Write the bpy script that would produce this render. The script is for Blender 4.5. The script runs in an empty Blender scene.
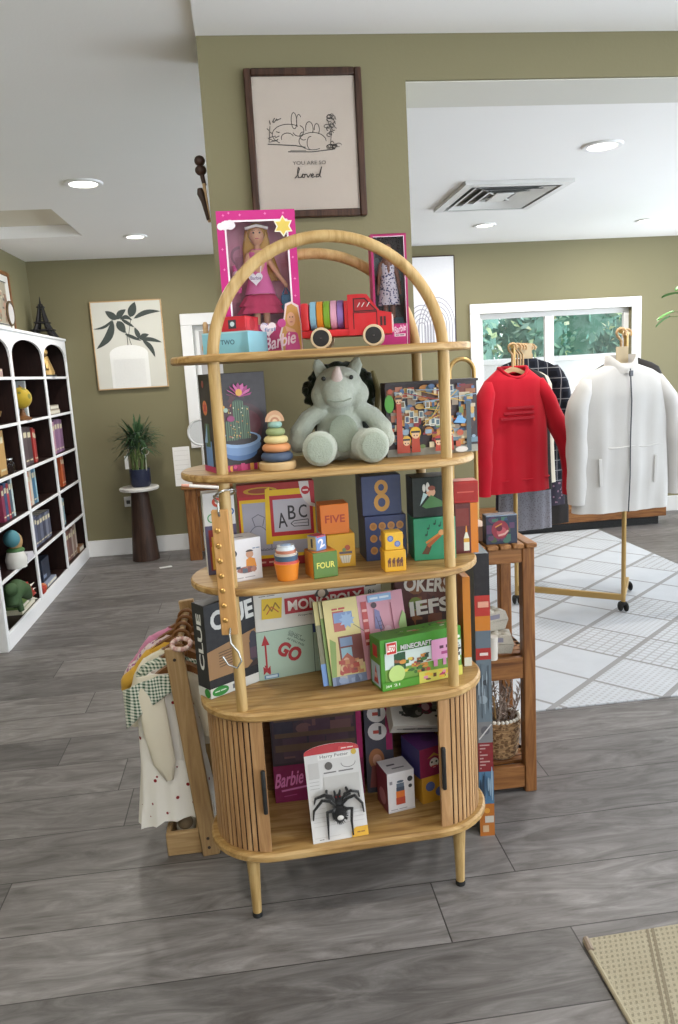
import bpy, bmesh, math, random
from mathutils import Vector, Matrix, noise
PI = math.pi
SC = bpy.context.scene
COL = SC.collection
RND = random.Random(7)

# ------------------------------------------------------------------ materials
def lin(h):
    h = h.lstrip('#')
    o = []
    for i in (0, 2, 4):
        c = int(h[i:i + 2], 16) / 255
        o.append(c / 12.92 if c <= .04045 else ((c + .055) / 1.055) ** 2.4)
    return (*o, 1)

class NT:
    """small helper to write shader graphs"""
    def __init__(s, name):
        s.m = bpy.data.materials.new(name); s.m.use_nodes = True
        s.t = s.m.node_tree; s.n = s.t.nodes; s.l = s.t.links
        s.b = s.n['Principled BSDF']; s.out = s.n['Material Output']
        s._tc = None
    def new(s, typ, **kw):
        n = s.n.new(typ)
        for k, v in kw.items(): setattr(n, k, v)
        return n
    def set(s, sock, v):
        if isinstance(v, bpy.types.NodeSocket): s.l.new(v, sock)
        else: sock.default_value = v
    def co(s, scale=(1, 1, 1), rot=(0, 0, 0), loc=(0, 0, 0), src='Object'):
        if s._tc is None: s._tc = s.new('ShaderNodeTexCoord')
        mp = s.new('ShaderNodeMapping')
        mp.inputs['Scale'].default_value = scale; mp.inputs['Rotation'].default_value = rot; mp.inputs['Location'].default_value = loc
        s.l.new(s._tc.outputs[src], mp.inputs['Vector'])
        return mp.outputs['Vector']
    def math(s, op, a, b=0.0, c=0.0):
        n = s.new('ShaderNodeMath', operation=op)
        s.set(n.inputs[0], a); s.set(n.inputs[1], b); s.set(n.inputs[2], c)
        return n.outputs[0]
    def noise(s, vec, scale=5, detail=4, rough=.55, dist=0):
        n = s.new('ShaderNodeTexNoise')
        s.l.new(vec, n.inputs['Vector']); n.inputs['Scale'].default_value = scale
        n.inputs['Detail'].default_value = detail; n.inputs['Roughness'].default_value = rough; n.inputs['Distortion'].default_value = dist
        return n.outputs['Fac']
    def ramp(s, fac, stops):
        n = s.new('ShaderNodeValToRGB'); r = n.color_ramp
        while len(r.elements) < len(stops): r.elements.new(.5)
        for e, (p, c) in zip(r.elements, stops):
            e.position = p; e.color = lin(c) if isinstance(c, str) else (c, c, c, 1)
        s.set(n.inputs['Fac'], fac)
        return n.outputs['Color']
    def mix(s, fac, a, b, mode='MIX'):
        n = s.new('ShaderNodeMix', data_type='RGBA', blend_type=mode)
        s.set(n.inputs['Factor'], fac)
        s.set(n.inputs[6], lin(a) if isinstance(a, str) else a); s.set(n.inputs[7], lin(b) if isinstance(b, str) else b)
        return n.outputs[2]
    def sep(s, vec):
        n = s.new('ShaderNodeSeparateXYZ'); s.l.new(vec, n.inputs[0]); return n.outputs
    def comb(s, x, y, z=0.0):
        n = s.new('ShaderNodeCombineXYZ')
        for i, v in enumerate((x, y, z)): s.set(n.inputs[i], v)
        return n.outputs[0]
    def bump(s, h, strength=.3, dist=.01):
        n = s.new('ShaderNodeBump'); s.set(n.inputs['Height'], h)
        n.inputs['Strength'].default_value = strength; n.inputs['Distance'].default_value = dist
        s.l.new(n.outputs[0], s.b.inputs['Normal'])
    def base(s, c): s.set(s.b.inputs['Base Color'], lin(c) if isinstance(c, str) else c)
    def fin(s, rough=.5, metal=0, spec=.5, sheen=0):
        s.set(s.b.inputs['Roughness'], rough); s.b.inputs['Metallic'].default_value = metal
        s.b.inputs['Specular IOR Level'].default_value = spec
        if sheen: s.b.inputs['Sheen Weight'].default_value = sheen
        return s.m

_P = {}
def P(h, rough=.55, metal=0, spec=.35):
    k = (h, rough, metal, spec)
    if k not in _P:
        t = NT('paint_' + h); f = t.noise(t.co(), 60, 2)
        t.base(t.mix(t.math('MULTIPLY', f, .10), h, '888888')); _P[k] = t.fin(rough, metal, spec)
    return _P[k]
K = lambda h: P(h, .42, 0, .4)          # printed card

def m_paintwall(name, c, amt=.12):
    t = NT(name); v = t.co()
    f = t.noise(v, 1.3, 3); g = t.noise(v, 90, 3)
    t.base(t.mix(t.math('MULTIPLY', f, amt), c, '777060')); t.bump(g, .12, .004)
    return t.fin(.62, 0, .3)

def m_wood(name, c1, c2, c3, axis='X', scale=1.0, rough=.45):
    t = NT(name)
    st = {'X': (1.2, 14, 14), 'Y': (14, 1.2, 14), 'Z': (14, 14, 1.2)}[axis]
    v = t.co(tuple(a * scale for a in st))
    n1 = t.noise(v, 1.6, 6, .62, 1.9); n2 = t.noise(t.co(tuple(a * scale * 4 for a in st)), 3, 3)
    c = t.ramp(n1, [(.34, c1), (.5, c2), (.66, c3)])
    t.base(t.mix(t.math('MULTIPLY', n2, .35), c, c1)); t.bump(n1, .12, .003)
    return t.fin(rough, 0, .35)

def m_fabric(name, c, rough=.9, weave=500, amt=.25, sheen=.1):
    t = NT(name); v = t.co()
    f = t.noise(v, 9, 4); g = t.noise(v, weave, 2)
    t.base(t.mix(t.math('MULTIPLY', f, amt), c, '80766c')); t.bump(g, .25, .002)
    return t.fin(rough, 0, .15, sheen)

def m_plush(name, c, c2):
    t = NT(name); v = t.co()
    f = t.noise(v, 45, 4, .7); g = t.noise(v, 220, 3, .7)
    t.base(t.mix(f, c, c2)); t.bump(t.math('ADD', f, g), .7, .004)
    return t.fin(.95, 0, .1, .4)

def m_floor():
    t = NT('grey_oak_plank'); v = t.co()
    x, y, z = t.sep(v)
    W, L = .2475, 1.52
    r = t.math('DIVIDE', t.math('ADD', y, 10.119), W); row = t.math('FLOOR', r)
    wn = t.new('ShaderNodeTexWhiteNoise', noise_dimensions='1D'); t.l.new(row, wn.inputs['W'])
    q = t.math('ADD', t.math('DIVIDE', t.math('ADD', x, 20.0), L), wn.outputs['Value']); col = t.math('FLOOR', q)
    wn2 = t.new('ShaderNodeTexWhiteNoise', noise_dimensions='2D'); t.l.new(t.comb(row, col), wn2.inputs['Vector'])
    rnd = wn2.outputs['Value']
    off = t.math('MULTIPLY', rnd, 37.0)
    gv = t.comb(t.math('ADD', t.math('MULTIPLY', x, 1.9), off), t.math('MULTIPLY', y, 9.0), off)
    g1 = t.noise(gv, 1.5, 8, .66, 1.7)
    gv2 = t.comb(t.math('ADD', t.math('MULTIPLY', x, 9.0), off), t.math('MULTIPLY', y, 80.0), off)
    g2 = t.noise(gv2, 2.0, 4, .6)
    c = t.ramp(g1, [(.28, '4c4845'), (.47, '6f6b69'), (.70, '918d8b')])
    c = t.mix(t.math('MULTIPLY', g2, .55), c, '544f4c')
    hv = t.new('ShaderNodeHueSaturation'); t.l.new(c, hv.inputs['Color'])
    t.l.new(t.math('ADD', t.math('MULTIPLY', rnd, .55), .74), hv.inputs['Value']); c = hv.outputs['Color']
    fy = t.math('FRACT', r); fx = t.math('FRACT', q)
    ey = t.math('LESS_THAN', fy, .015); ex = t.math('LESS_THAN', fx, .0026)
    e = t.math('MAXIMUM', ey, ex)
    t.base(t.mix(t.math('MULTIPLY', e, .85), c, '2a2725'))
    t.bump(t.math('SUBTRACT', t.math('MULTIPLY', g1, .3), e), .25, .003)
    return t.fin(t.math('ADD', t.math('MULTIPLY', g2, .2), .33), 0, .4)

def m_rug():
    t = NT('patchwork_rug'); v = t.co()
    S = .34
    mp = t.new('ShaderNodeMapping'); mp.vector_type = 'POINT'
    x, y, z = t.sep(v)
    a = math.radians(40)
    dx = t.math('SUBTRACT', x, 1.50); dy = t.math('SUBTRACT', y, 3.27)
    u = t.math('DIVIDE', t.math('ADD', t.math('MULTIPLY', dx, math.cos(a)), t.math('MULTIPLY', dy, math.sin(a))), S)
    w = t.math('DIVIDE', t.math('SUBTRACT', t.math('MULTIPLY', dy, math.cos(a)), t.math('MULTIPLY', dx, math.sin(a))), S)
    fu, fw = t.math('FRACT', t.math('ADD', u, 40.0)), t.math('FRACT', t.math('ADD', w, 40.0))
    iu, iw = t.math('FLOOR', t.math('ADD', u, 40.0)), t.math('FLOOR', t.math('ADD', w, 40.0))
    def band(f, k): return t.math('GREATER_THAN', t.math('ABSOLUTE', t.math('SUBTRACT', f, .5)), .5 - k)
    bw, bu = band(fw, .042), band(fu, .026)
    line = t.math('MAXIMUM', bw, bu)
    wn = t.new('ShaderNodeTexWhiteNoise', noise_dimensions='2D'); t.l.new(t.comb(iu, iw), wn.inputs['Vector'])
    r = wn.outputs['Value']
    def lines(f, n, k): return t.math('LESS_THAN', t.math('FRACT', t.math('MULTIPLY', f, float(n))), k)
    grid = t.math('MAXIMUM', lines(fu, 9, .26), lines(fw, 7, .2))
    dots = t.math('MULTIPLY', lines(fu, 14, .5), lines(fw, 12, .5))
    pat = t.math('ADD', t.math('MULTIPLY', grid, t.math('GREATER_THAN', r, .84)),
                 t.math('MULTIPLY', t.math('MULTIPLY', dots, t.math('LESS_THAN', r, .2)), .7))
    n = t.noise(v, 7, 4); fine = t.noise(v, 240, 2)
    c = t.mix(n, 'c6c9ce', 'b7babf')
    c = t.mix(t.math('MULTIPLY', pat, .55), c, '8d8984')
    c = t.mix(t.math('MULTIPLY', line, .8), c, '84817f')
    t.base(t.mix(t.math('MULTIPLY', fine, .22), c, 'a29e98'))
    t.bump(t.math('ADD', fine, t.math('MULTIPLY', pat, .4)), .5, .004)
    return t.fin(.95, 0, .1)

def m_jute():
    t = NT('woven_jute'); v = t.co((1, 1, 1), (0, 0, math.radians(0)))
    x, y, z = t.sep(v)
    def lines(f, n, k): return t.math('LESS_THAN', t.math('FRACT', t.math('MULTIPLY', f, float(n))), k)
    sh = t.math('SUBTRACT', x, t.math('MULTIPLY', y, .37))
    dots = t.math('MULTIPLY', lines(sh, 70, .42), lines(t.math('ADD', y, 5.0), 62, .5))
    sx = t.math('FRACT', t.math('MULTIPLY', t.math('SUBTRACT', sh, .303), 4.2))
    stripe = t.math('MAXIMUM', t.math('LESS_THAN', sx, .035), t.math('MULTIPLY', t.math('GREATER_THAN', sx, .06), t.math('LESS_THAN', sx, .1)))
    n = t.noise(v, 8, 3); fine = t.noise(v, 300, 2)
    c = t.mix(n, 'b3aa94', '9f967f')
    c = t.mix(t.math('MULTIPLY', dots, .6), c, '726a58')
    c = t.mix(t.math('MULTIPLY', stripe, .7), c, '6d6252')
    t.base(t.mix(t.math('MULTIPLY', fine, .3), c, '8c836c')); t.bump(t.math('ADD', fine, dots), .6, .004)
    return t.fin(.95, 0, .1)

def m_gingham(name, c, c2, n=60, n2=None):
    t = NT(name); v = t.co(); x, y, z = t.sep(v)
    def ln(f): return t.math('LESS_THAN', t.math('FRACT', t.math('MULTIPLY', t.math('ADD', f, 9.0), float(n))), .5)
    s = t.math('MULTIPLY', t.math('ADD', ln(t.math('ADD', x, y)), ln(z)), .5)
    t.base(t.mix(s, c2, c)); return t.fin(.9, 0, .1, .1)

def m_plaid(name, base, l1, l2):
    t = NT(name); v = t.co(); x, y, z = t.sep(v)
    def ln(f, n, k, o=0.0): return t.math('LESS_THAN', t.math('FRACT', t.math('ADD', t.math('MULTIPLY', f, float(n)), 9 + o)), k)
    a = t.math('MAXIMUM', ln(x, 15, .07), ln(z, 15, .07)); b = t.math('MAXIMUM', ln(x, 15, .5, .3), ln(z, 15, .5, .3))
    c = t.mix(t.math('MULTIPLY', b, .5), base, l2); t.base(t.mix(a, c, l1)); return t.fin(.9, 0, .1, .1)

def m_speck(name, base, dot, scale=60, thr=.16, rough=.9):
    t = NT(name); v = t.co()
    n = t.new('ShaderNodeTexVoronoi'); t.l.new(v, n.inputs['Vector']); n.inputs['Scale'].default_value = scale
    k = t.math('LESS_THAN', n.outputs['Distance'], thr)
    t.base(t.mix(k, base, dot)); t.bump(t.noise(v, 300, 2), .2, .002)
    return t.fin(rough, 0, .15, .1)

def m_glass():
    t = NT('clear_pane')
    tr = t.new('ShaderNodeBsdfTransparent'); gl = t.new('ShaderNodeBsdfGlossy'); gl.inputs['Roughness'].default_value = .05
    mx = t.new('ShaderNodeMixShader'); fr = t.new('ShaderNodeFresnel'); fr.inputs['IOR'].default_value = 1.35
    t.l.new(t.math('MULTIPLY', fr.outputs[0], .8), mx.inputs[0]); t.l.new(tr.outputs[0], mx.inputs[1]); t.l.new(gl.outputs[0], mx.inputs[2])
    t.l.new(mx.outputs[0], t.out.inputs['Surface'])
    return t.m

def m_emit(name, c, s):
    t = NT(name); t.base(c); t.b.inputs['Emission Color'].default_value = lin(c); t.b.inputs['Emission Strength'].default_value = s
    return t.fin(.4)

M = dict(
    wall=m_paintwall('olive_wall_paint', '7e785a'),
    ceil=m_paintwall('white_ceiling_paint', 'f3f2f0', .05),
    white=m_paintwall('white_trim_paint', 'e9e9e8', .03),
    casewhite=m_paintwall('white_case_paint', 'eeeeee', .03),
    floor=m_floor(), rug=m_rug(), jute=m_jute(),
    oak=m_wood('light_oak', '886537', 'ae8a54', 'c6a672', 'X'),
    oakz=m_wood('light_oak_upright', 'a0804c', 'bb9b66', 'ccaf7a', 'Z'),
    slat=m_wood('oak_slat', '96704a', 'b58b5e', 'c8a376', 'Z', .8),
    ply=m_wood('bamboo_strip', 'b5864f', 'c4965e', 'd0a46c', 'Z'),
    pine=m_wood('honey_pine', '8d6f4b', 'a5865c', 'b89a6e', 'Z'),
    pinex=m_wood('honey_pine_rail', '8d6f4b', 'a5865c', 'b89a6e', 'X'),
    teak=m_wood('reddish_acacia', '5e381c', '87582f', 'a06f40', 'Z'),
    teakx=m_wood('reddish_acacia_rail', '5e381c', '87582f', 'a06f40', 'X'),
    teaky=m_wood('reddish_acacia_slat', '6a4223', '97683b', 'b58350', 'Y'),
    dark=m_wood('dark_walnut', '2c1d15', '3d2a20', '4d362a', 'Z'),
    frame=m_wood('dark_frame_wood', '2b1a12', '3e2719', '54382a', 'Z', 2),
    interior=m_wood('espresso_shelf_back', '1d0f0c', '271511', '2f1a15', 'Z'),
    hanger=m_wood('pale_hanger_wood', 'b89468', 'c9a77c', 'd6b78e', 'X'),
    brownh=m_wood('brown_hanger_wood', '6b4526', '7d532f', '8f6339', 'X'),
    gold=P('b8965a', .36, .7, .5), brass=P('c69a55', .3, .8, .5), steel=P('b9b9b4', .25, .9, .5),
    black=P('131312', .45), blackm=P('1b1a1a', .6), rubber=P('151515', .7),
    glass=m_glass(), lamp=m_emit('lamp_diffuser', 'fff6ea', 9.0),
    whitefab=m_fabric('white_fleece', 'cfcdca', .95, 350, .1), redfab=m_fabric('red_sweat_cloth', 'c3142b', .9, 400, .08),
    creamfab=m_fabric('cream_cloth', 'e4dcc8', .95, 350, .12), blackfab=m_fabric('black_cloth', '17171a', .95),
    greyfab=m_speck('grey_speckled_cloth', '85838a', '6a686c', 90, .3), cherry=m_speck('cherry_print_cloth', 'e9e5dd', '8d2a2e', 26, .15),
    yellowfab=m_fabric('yellow_cloth', 'd9a93b'), pinkfab=m_fabric('pink_cloth', 'd98db0'), floralfab=m_speck('floral_cloth', 'd9c6c6', 'a06a94', 50, .35),
    gingham=m_gingham('green_gingham_cloth', '3f5e49', 'dfe0d2', 95), plaid=m_plaid('dark_plaid_cloth', '191b22', '8f8e90', '2e313c'),
    mint=m_plush('mint_plush', '9da396', 'b9beb0'), mintpad=m_plush('mint_foot_pad', '929a8b', 'a5ac9c'), belly=m_plush('sage_belly_plush', '80897a', '929a89'),
    horn=m_plush('pale_pink_plush', 'c4b1aa', 'd2c0b8'), darkgreen=m_plush('dark_green_plush', '1d241b', '2f3a28'),
    spiderfur=m_plush('black_hairy_plastic', '0c0c0c', '242222'), leaf=m_speck('leaf_green', '2f4a2b', '3f6137', 40, .3, .5),
    stalk=m_speck('stalk_green', '5c7041', '7c8a55', 30, .3, .6), hedge=m_speck('hedge_green', '5f9080', '8fb59c', 9, .4, .8),
    straw=m_speck('dry_straw', 'a8968a', '857468', 60, .4), wicker=m_speck('wicker_weave', '9c7c58', '6d5136', 70, .45, .7), egg=m_speck('egg_carton_pulp', 'bdb7aa', 'b0aa9d', 160, .3),
    marble=m_speck('white_marble', 'dcdad4', 'cfccc6', 9, .3, .3), navy=P('1c2440', .3),
    canvas=m_fabric('canvas_cloth', 'd5d4ca', .9, 250, .08), skin=P('d8a383', .5), skin2=P('7a4b35', .5), blonde=P('c79a4c', .5), hairdark=P('231815', .7), soil=P('4a3423', .9),
    quilt=None,
)

# ------------------------------------------------------------------ mesh builder
_TXT = {}
def text_tris(s, bold=0.0):
    k = (s, bold)
    if k not in _TXT:
        cu = bpy.data.curves.new('t', 'FONT'); cu.body = s; cu.offset = bold; cu.resolution_u = 3; cu.fill_mode = 'BOTH'
        ob = bpy.data.objects.new('t', cu)
        me = bpy.data.meshes.new_from_object(ob)
        v = [(p.co.x, p.co.y) for p in me.vertices]; f = [tuple(p.vertices) for p in me.polygons]
        bpy.data.objects.remove(ob); bpy.data.meshes.remove(me); bpy.data.curves.remove(cu)
        if v:
            x0 = min(a[0] for a in v); x1 = max(a[0] for a in v); y0 = min(a[1] for a in v); y1 = max(a[1] for a in v)
            v = [((a[0] - x0) / max(x1 - x0, 1e-6), (a[1] - y0) / max(y1 - y0, 1e-6)) for a in v]
        _TXT[k] = (v, f)
    return _TXT[k]

class MB:
    def __init__(s): s.v = []; s.f = []; s.fm = []; s.mats = []; s.T = Matrix()
    def mi(s, m):
        if m not in s.mats: s.mats.append(m)
        return s.mats.index(m)
    def add(s, vs, fs, m):
        b = len(s.v); s.v.extend(s.T @ Vector(p) for p in vs); i = s.mi(m)
        for f in fs: s.f.append(tuple(b + k for k in f)); s.fm.append(i)
        return s
    def bm(s, bm, m):
        bm.verts.ensure_lookup_table(); bm.verts.index_update()
        s.add([v.co.copy() for v in bm.verts], [tuple(v.index for v in f.verts) for f in bm.faces], m); bm.free(); return s
    def box(s, x0, x1, y0, y1, z0, z1, m, bev=0.0, seg=2):
        bm = bmesh.new(); bmesh.ops.create_cube(bm, size=1)
        for v in bm.verts:
            v.co = Vector(((x0 + x1) / 2 + v.co.x * (x1 - x0), (y0 + y1) / 2 + v.co.y * (y1 - y0), (z0 + z1) / 2 + v.co.z * (z1 - z0)))
        if bev: bmesh.ops.bevel(bm, geom=bm.edges[:], offset=bev, segments=seg, profile=.5, affect='EDGES')
        return s.bm(bm, m)
    def ell(s, c, r, m, seg=20, rings=12, rot=None):
        bm = bmesh.new(); bmesh.ops.create_uvsphere(bm, u_segments=seg, v_segments=rings, radius=1)
        R = rot.to_matrix() if rot is not None else Matrix.Identity(3)
        r = (r, r, r) if not hasattr(r, '__len__') else r
        for v in bm.verts: v.co = R @ Vector((v.co.x * r[0], v.co.y * r[1], v.co.z * r[2])) + Vector(c)
        return s.bm(bm, m)
    def lathe(s, prof, m, n=28, c=(0, 0, 0), sx=1, sy=1, cap=True):
        vs = []; fs = []
        for r, z in prof:
            for k in range(n):
                a = 2 * PI * k / n; vs.append((c[0] + r * math.cos(a) * sx, c[1] + r * math.sin(a) * sy, c[2] + z))
        for i in range(len(prof) - 1):
            for k in range(n):
                k2 = (k + 1) % n; fs.append((i * n + k, i * n + k2, (i + 1) * n + k2, (i + 1) * n + k))
        if cap:
            fs.append(tuple(range(n - 1, -1, -1))); e = (len(prof) - 1) * n; fs.append(tuple(e + k for k in range(n)))
        return s.add(vs, fs, m)
    def tube(s, pts, r, m, n=10, closed=False, cap=True, flat=1.0):
        pts = [Vector(p) for p in pts]; N = len(pts); rs = r if hasattr(r, '__len__') else [r] * N
        vs = []; fs = []; up = None
        for i, p in enumerate(pts):
            a = pts[(i - 1) % N] if (closed or i > 0) else p; b = pts[(i + 1) % N] if (closed or i < N - 1) else p
            t = (b - a).normalized()
            if up is None:
                up = Vector((0, 0, 1)) if abs(t.z) < .9 else Vector((0, 1, 0))
            u = (up - t * up.dot(t)).normalized(); w = t.cross(u); up = u
            for k in range(n):
                q = 2 * PI * k / n; vs.append(p + u * math.cos(q) * rs[i] + w * math.sin(q) * rs[i] * flat)
        for i in range(N if closed else N - 1):
            j = (i + 1) % N
            for k in range(n):
                k2 = (k + 1) % n; fs.append((i * n + k, j * n + k, j * n + k2, i * n + k2))
        if cap and not closed:
            fs.append(tuple(range(n))); fs.append(tuple((N - 1) * n + k for k in range(n - 1, -1, -1)))
        return s.add(vs, fs, m)
    def bar(s, a, b, w, h, m, bev=.002, up=(0, 0, 1)):
        """box beam from a to b; w across, h along up"""
        a, b = Vector(a), Vector(b); t = (b - a); L = t.length; t.normalize(); up = Vector(up)
        u = (up - t * up.dot(t)).normalized(); x = t.cross(u)
        old = s.T; s.T = old @ Matrix(((x.x, t.x, u.x, a.x), (x.y, t.y, u.y, a.y), (x.z, t.z, u.z, a.z), (0, 0, 0, 1)))
        s.box(-w / 2, w / 2, 0, L, -h / 2, h / 2, m, bev, 1); s.T = old
        return s
    def prism(s, poly, d0, d1, m, fr=None):
        """poly in 2-D; extruded d0..d1 along the frame's normal. frame = (origin, ux, uy)"""
        o, ux, uy = fr or ((0, 0, 0), (1, 0, 0), (0, 0, 1))
        o, ux, uy = Vector(o), Vector(ux), Vector(uy); n = ux.cross(uy); N = len(poly)
        vs = [o + ux * x + uy * y + n * d0 for x, y in poly] + [o + ux * x + uy * y + n * d1 for x, y in poly]
        fs = [tuple(range(N - 1, -1, -1)), tuple(range(N, 2 * N))] + [(i, (i + 1) % N, N + (i + 1) % N, N + i) for i in range(N)]
        return s.add(vs, fs, m)
    def slab(s, out, z0, z1, m, bev=.003):
        """horizontal plate from a CCW outline, edges rounded"""
        N = len(out); c = [Vector((x, y, 0)) for x, y in out]
        nr = []
        for i in range(N):
            t = (c[(i + 1) % N] - c[i - 1]).normalized(); nr.append(Vector((t.y, -t.x, 0)))
        rings = [(z0, bev), (z0 + bev, 0), (z1 - bev, 0), (z1, bev)]
        vs = []; fs = []
        for z, ins in rings:
            for i in range(N):
                p = c[i] - nr[i] * ins; vs.append((p.x, p.y, z))
        for j in range(3):
            for i in range(N):
                k = (i + 1) % N; fs.append((j * N + i, j * N + k, (j + 1) * N + k, (j + 1) * N + i))
        fs.append(tuple(range(N - 1, -1, -1))); fs.append(tuple(3 * N + i for i in range(N)))
        return s.add(vs, fs, m)
    def build(s, name, parent=None, label=None, smooth=38, loc=None, rotz=0):
        me = bpy.data.meshes.new(name)
        me.from_pydata([tuple(v) for v in s.v], [], s.f)
        for m in s.mats: me.materials.append(m)
        me.polygons.foreach_set('material_index', s.fm)
        me.polygons.foreach_set('use_smooth', [True] * len(me.polygons))
        me.set_sharp_from_angle(angle=math.radians(smooth)); me.update()
        o = bpy.data.objects.new(name, me); COL.objects.link(o)
        if parent is not None: o.parent = parent
        if label: o['label'] = label
        if loc is not None: o.location = loc
        o.rotation_euler.z = rotz
        return o

class Fr:
    """printing on one face of a box: coordinates 0..1, every new mark lies a hair above the last"""
    def __init__(s, mb, o, ux, uy, w, h, step=.00005, base=.0003):
        s.mb = mb; s.o = Vector(o); s.ux = Vector(ux).normalized(); s.uy = Vector(uy).normalized(); s.n = s.ux.cross(s.uy); s.w = w; s.h = h; s.l = base; s.st = step
    def p(s, x, y): return s.o + s.ux * (x * s.w) + s.uy * (y * s.h) + s.n * s.l
    def poly(s, pts, m):
        s.l += s.st; s.mb.add([s.p(x, y) for x, y in pts], [tuple(range(len(pts)))], m); return s
    def rect(s, x0, y0, x1, y1, m): return s.poly([(x0, y0), (x1, y0), (x1, y1), (x0, y1)], m)
    def ell(s, cx, cy, rx, m, ry=None, n=18, a0=0, a1=2 * PI):
        ry = rx * s.w / s.h if ry is None else ry
        full = abs(a1 - a0 - 2 * PI) < 1e-6
        return s.poly([(cx + rx * math.cos(a0 + (a1 - a0) * k / (n if full else n - 1)), cy + ry * math.sin(a0 + (a1 - a0) * k / (n if full else n - 1))) for k in range(n)], m)
    def line(s, pts, wd, m):
        """polyline, wd in metres"""
        s.l += s.st; q = [Vector((x * s.w, y * s.h)) for x, y in pts]
        for a, b in zip(q, q[1:]):
            d = (b - a)
            if d.length < 1e-7: continue
            d.normalize(); e = Vector((-d.y, d.x)) * wd / 2; a2, b2 = a - d * wd * .25, b + d * wd * .25
            s.mb.add([s.o + s.ux * v.x + s.uy * v.y + s.n * s.l for v in (a2 - e, b2 - e, b2 + e, a2 + e)], [(0, 1, 2, 3)], m)
        return s
    def arc(s, cx, cy, rx, ry, a0, a1, wd, m, n=14):
        return s.line([(cx + rx * math.cos(a0 + (a1 - a0) * k / n), cy + ry * math.sin(a0 + (a1 - a0) * k / n)) for k in range(n + 1)], wd, m)
    def text(s, t, x0, y0, x1, y1, m, rot=0, shear=0, bold=0.01):
        v, f = text_tris(t, bold); s.l += s.st
        W, H = (x1 - x0) * s.w, (y1 - y0) * s.h; cx, cy = (x0 + x1) / 2 * s.w, (y0 + y1) / 2 * s.h; c, d = math.cos(rot), math.sin(rot)
        pts = []
        for a, b in v:
            X = (a - .5) * W + shear * (b - .5) * H; Y = (b - .5) * H
            pts.append(s.o + s.ux * (cx + X * c - Y * d) + s.uy * (cy + X * d + Y * c) + s.n * s.l)
        s.mb.add(pts, f, m); return s
    def star(s, cx, cy, r, m, n=5, inner=.5):
        k = s.w / s.h
        return s.poly([(cx + (r if i % 2 == 0 else r * inner) * math.sin(PI * i / n), cy + (r if i % 2 == 0 else r * inner) * k * math.cos(PI * i / n)) for i in range(2 * n)], m)
    def heart(s, cx, cy, r, m):
        k = s.w / s.h; q = []
        for i in range(24):
            t = 2 * PI * i / 24
            q.append((cx + r * math.sin(t) ** 3, cy + r * k * (13 * math.cos(t) - 5 * math.cos(2 * t) - 2 * math.cos(3 * t) - math.cos(4 * t)) / 16))
        return s.poly(q, m)
    def scatter(s, seed, pal, n, x0=0, y0=0, x1=1, y1=1, smin=.03, smax=.12):
        r = random.Random(seed)
        for i in range(n):
            m = K(r.choice(pal)); a = r.uniform(smin, smax); b = r.uniform(smin, smax)
            cx, cy = r.uniform(x0 + a / 2, max(x0 + a / 2, x1 - a / 2)), r.uniform(y0 + b / 2, max(y0 + b / 2, y1 - b / 2))
            if r.random() < .5: s.rect(cx - a / 2, cy - b / 2, cx + a / 2, cy + b / 2, m)
            else: s.ell(cx, cy, a / 2, m, b / 2, 10)
        return s

def card(w, d, h, m, bev=.0012):
    """box with local origin at the middle of its front bottom edge"""
    mb = MB(); mb.box(-w / 2, w / 2, 0, d, 0, h, m, bev, 1)
    return mb, Fr(mb, (-w / 2, 0, 0), (1, 0, 0), (0, 0, 1), w, h), Fr(mb, (-w / 2, d, 0), (0, -1, 0), (0, 0, 1), d, h), \
        Fr(mb, (w / 2, 0, 0), (0, 1, 0), (0, 0, 1), d, h), Fr(mb, (-w / 2, 0, h), (1, 0, 0), (0, 1, 0), w, d)

# ------------------------------------------------------------------ things
def tag(o, label, cat, group=None):
    o['label'] = label; o['category'] = cat
    if group: o['group'] = group
    return o
def thing(name, label, cat, loc=(0, 0, 0), rotz=0, group=None):
    o = bpy.data.objects.new(name, None); COL.objects.link(o); o.location = loc; o.rotation_euler.z = rotz; o.empty_display_size = .05
    return tag(o, label, cat, group)
def struct(name, mb, **k):
    o = mb.build(name, **k); o['kind'] = 'structure'; return o
def put(mb, name, label, cat, loc, rotz=0, group=None, tilt=0):
    o = mb.build(name, loc=loc, rotz=rotz)
    if tilt: o.rotation_euler.x = tilt
    return tag(o, label, cat, group)
def remesh(o, vox, smooth=4, fac=.5):
    """one continuous skin over the overlapping volumes of a body"""
    a = o.modifiers.new('r', 'REMESH'); a.mode = 'VOXEL'; a.voxel_size = vox; a.use_smooth_shade = True
    if smooth:
        b = o.modifiers.new('s', 'SMOOTH'); b.iterations = smooth; b.factor = fac
    return o
def stadium(hx, r, n=18):
    c = hx - r
    return [(c + r * math.cos(-PI / 2 + PI * k / n), r * math.sin(-PI / 2 + PI * k / n)) for k in range(n + 1)] + \
           [(-c + r * math.cos(PI / 2 + PI * k / n), r * math.sin(PI / 2 + PI * k / n)) for k in range(n + 1)]

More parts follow.
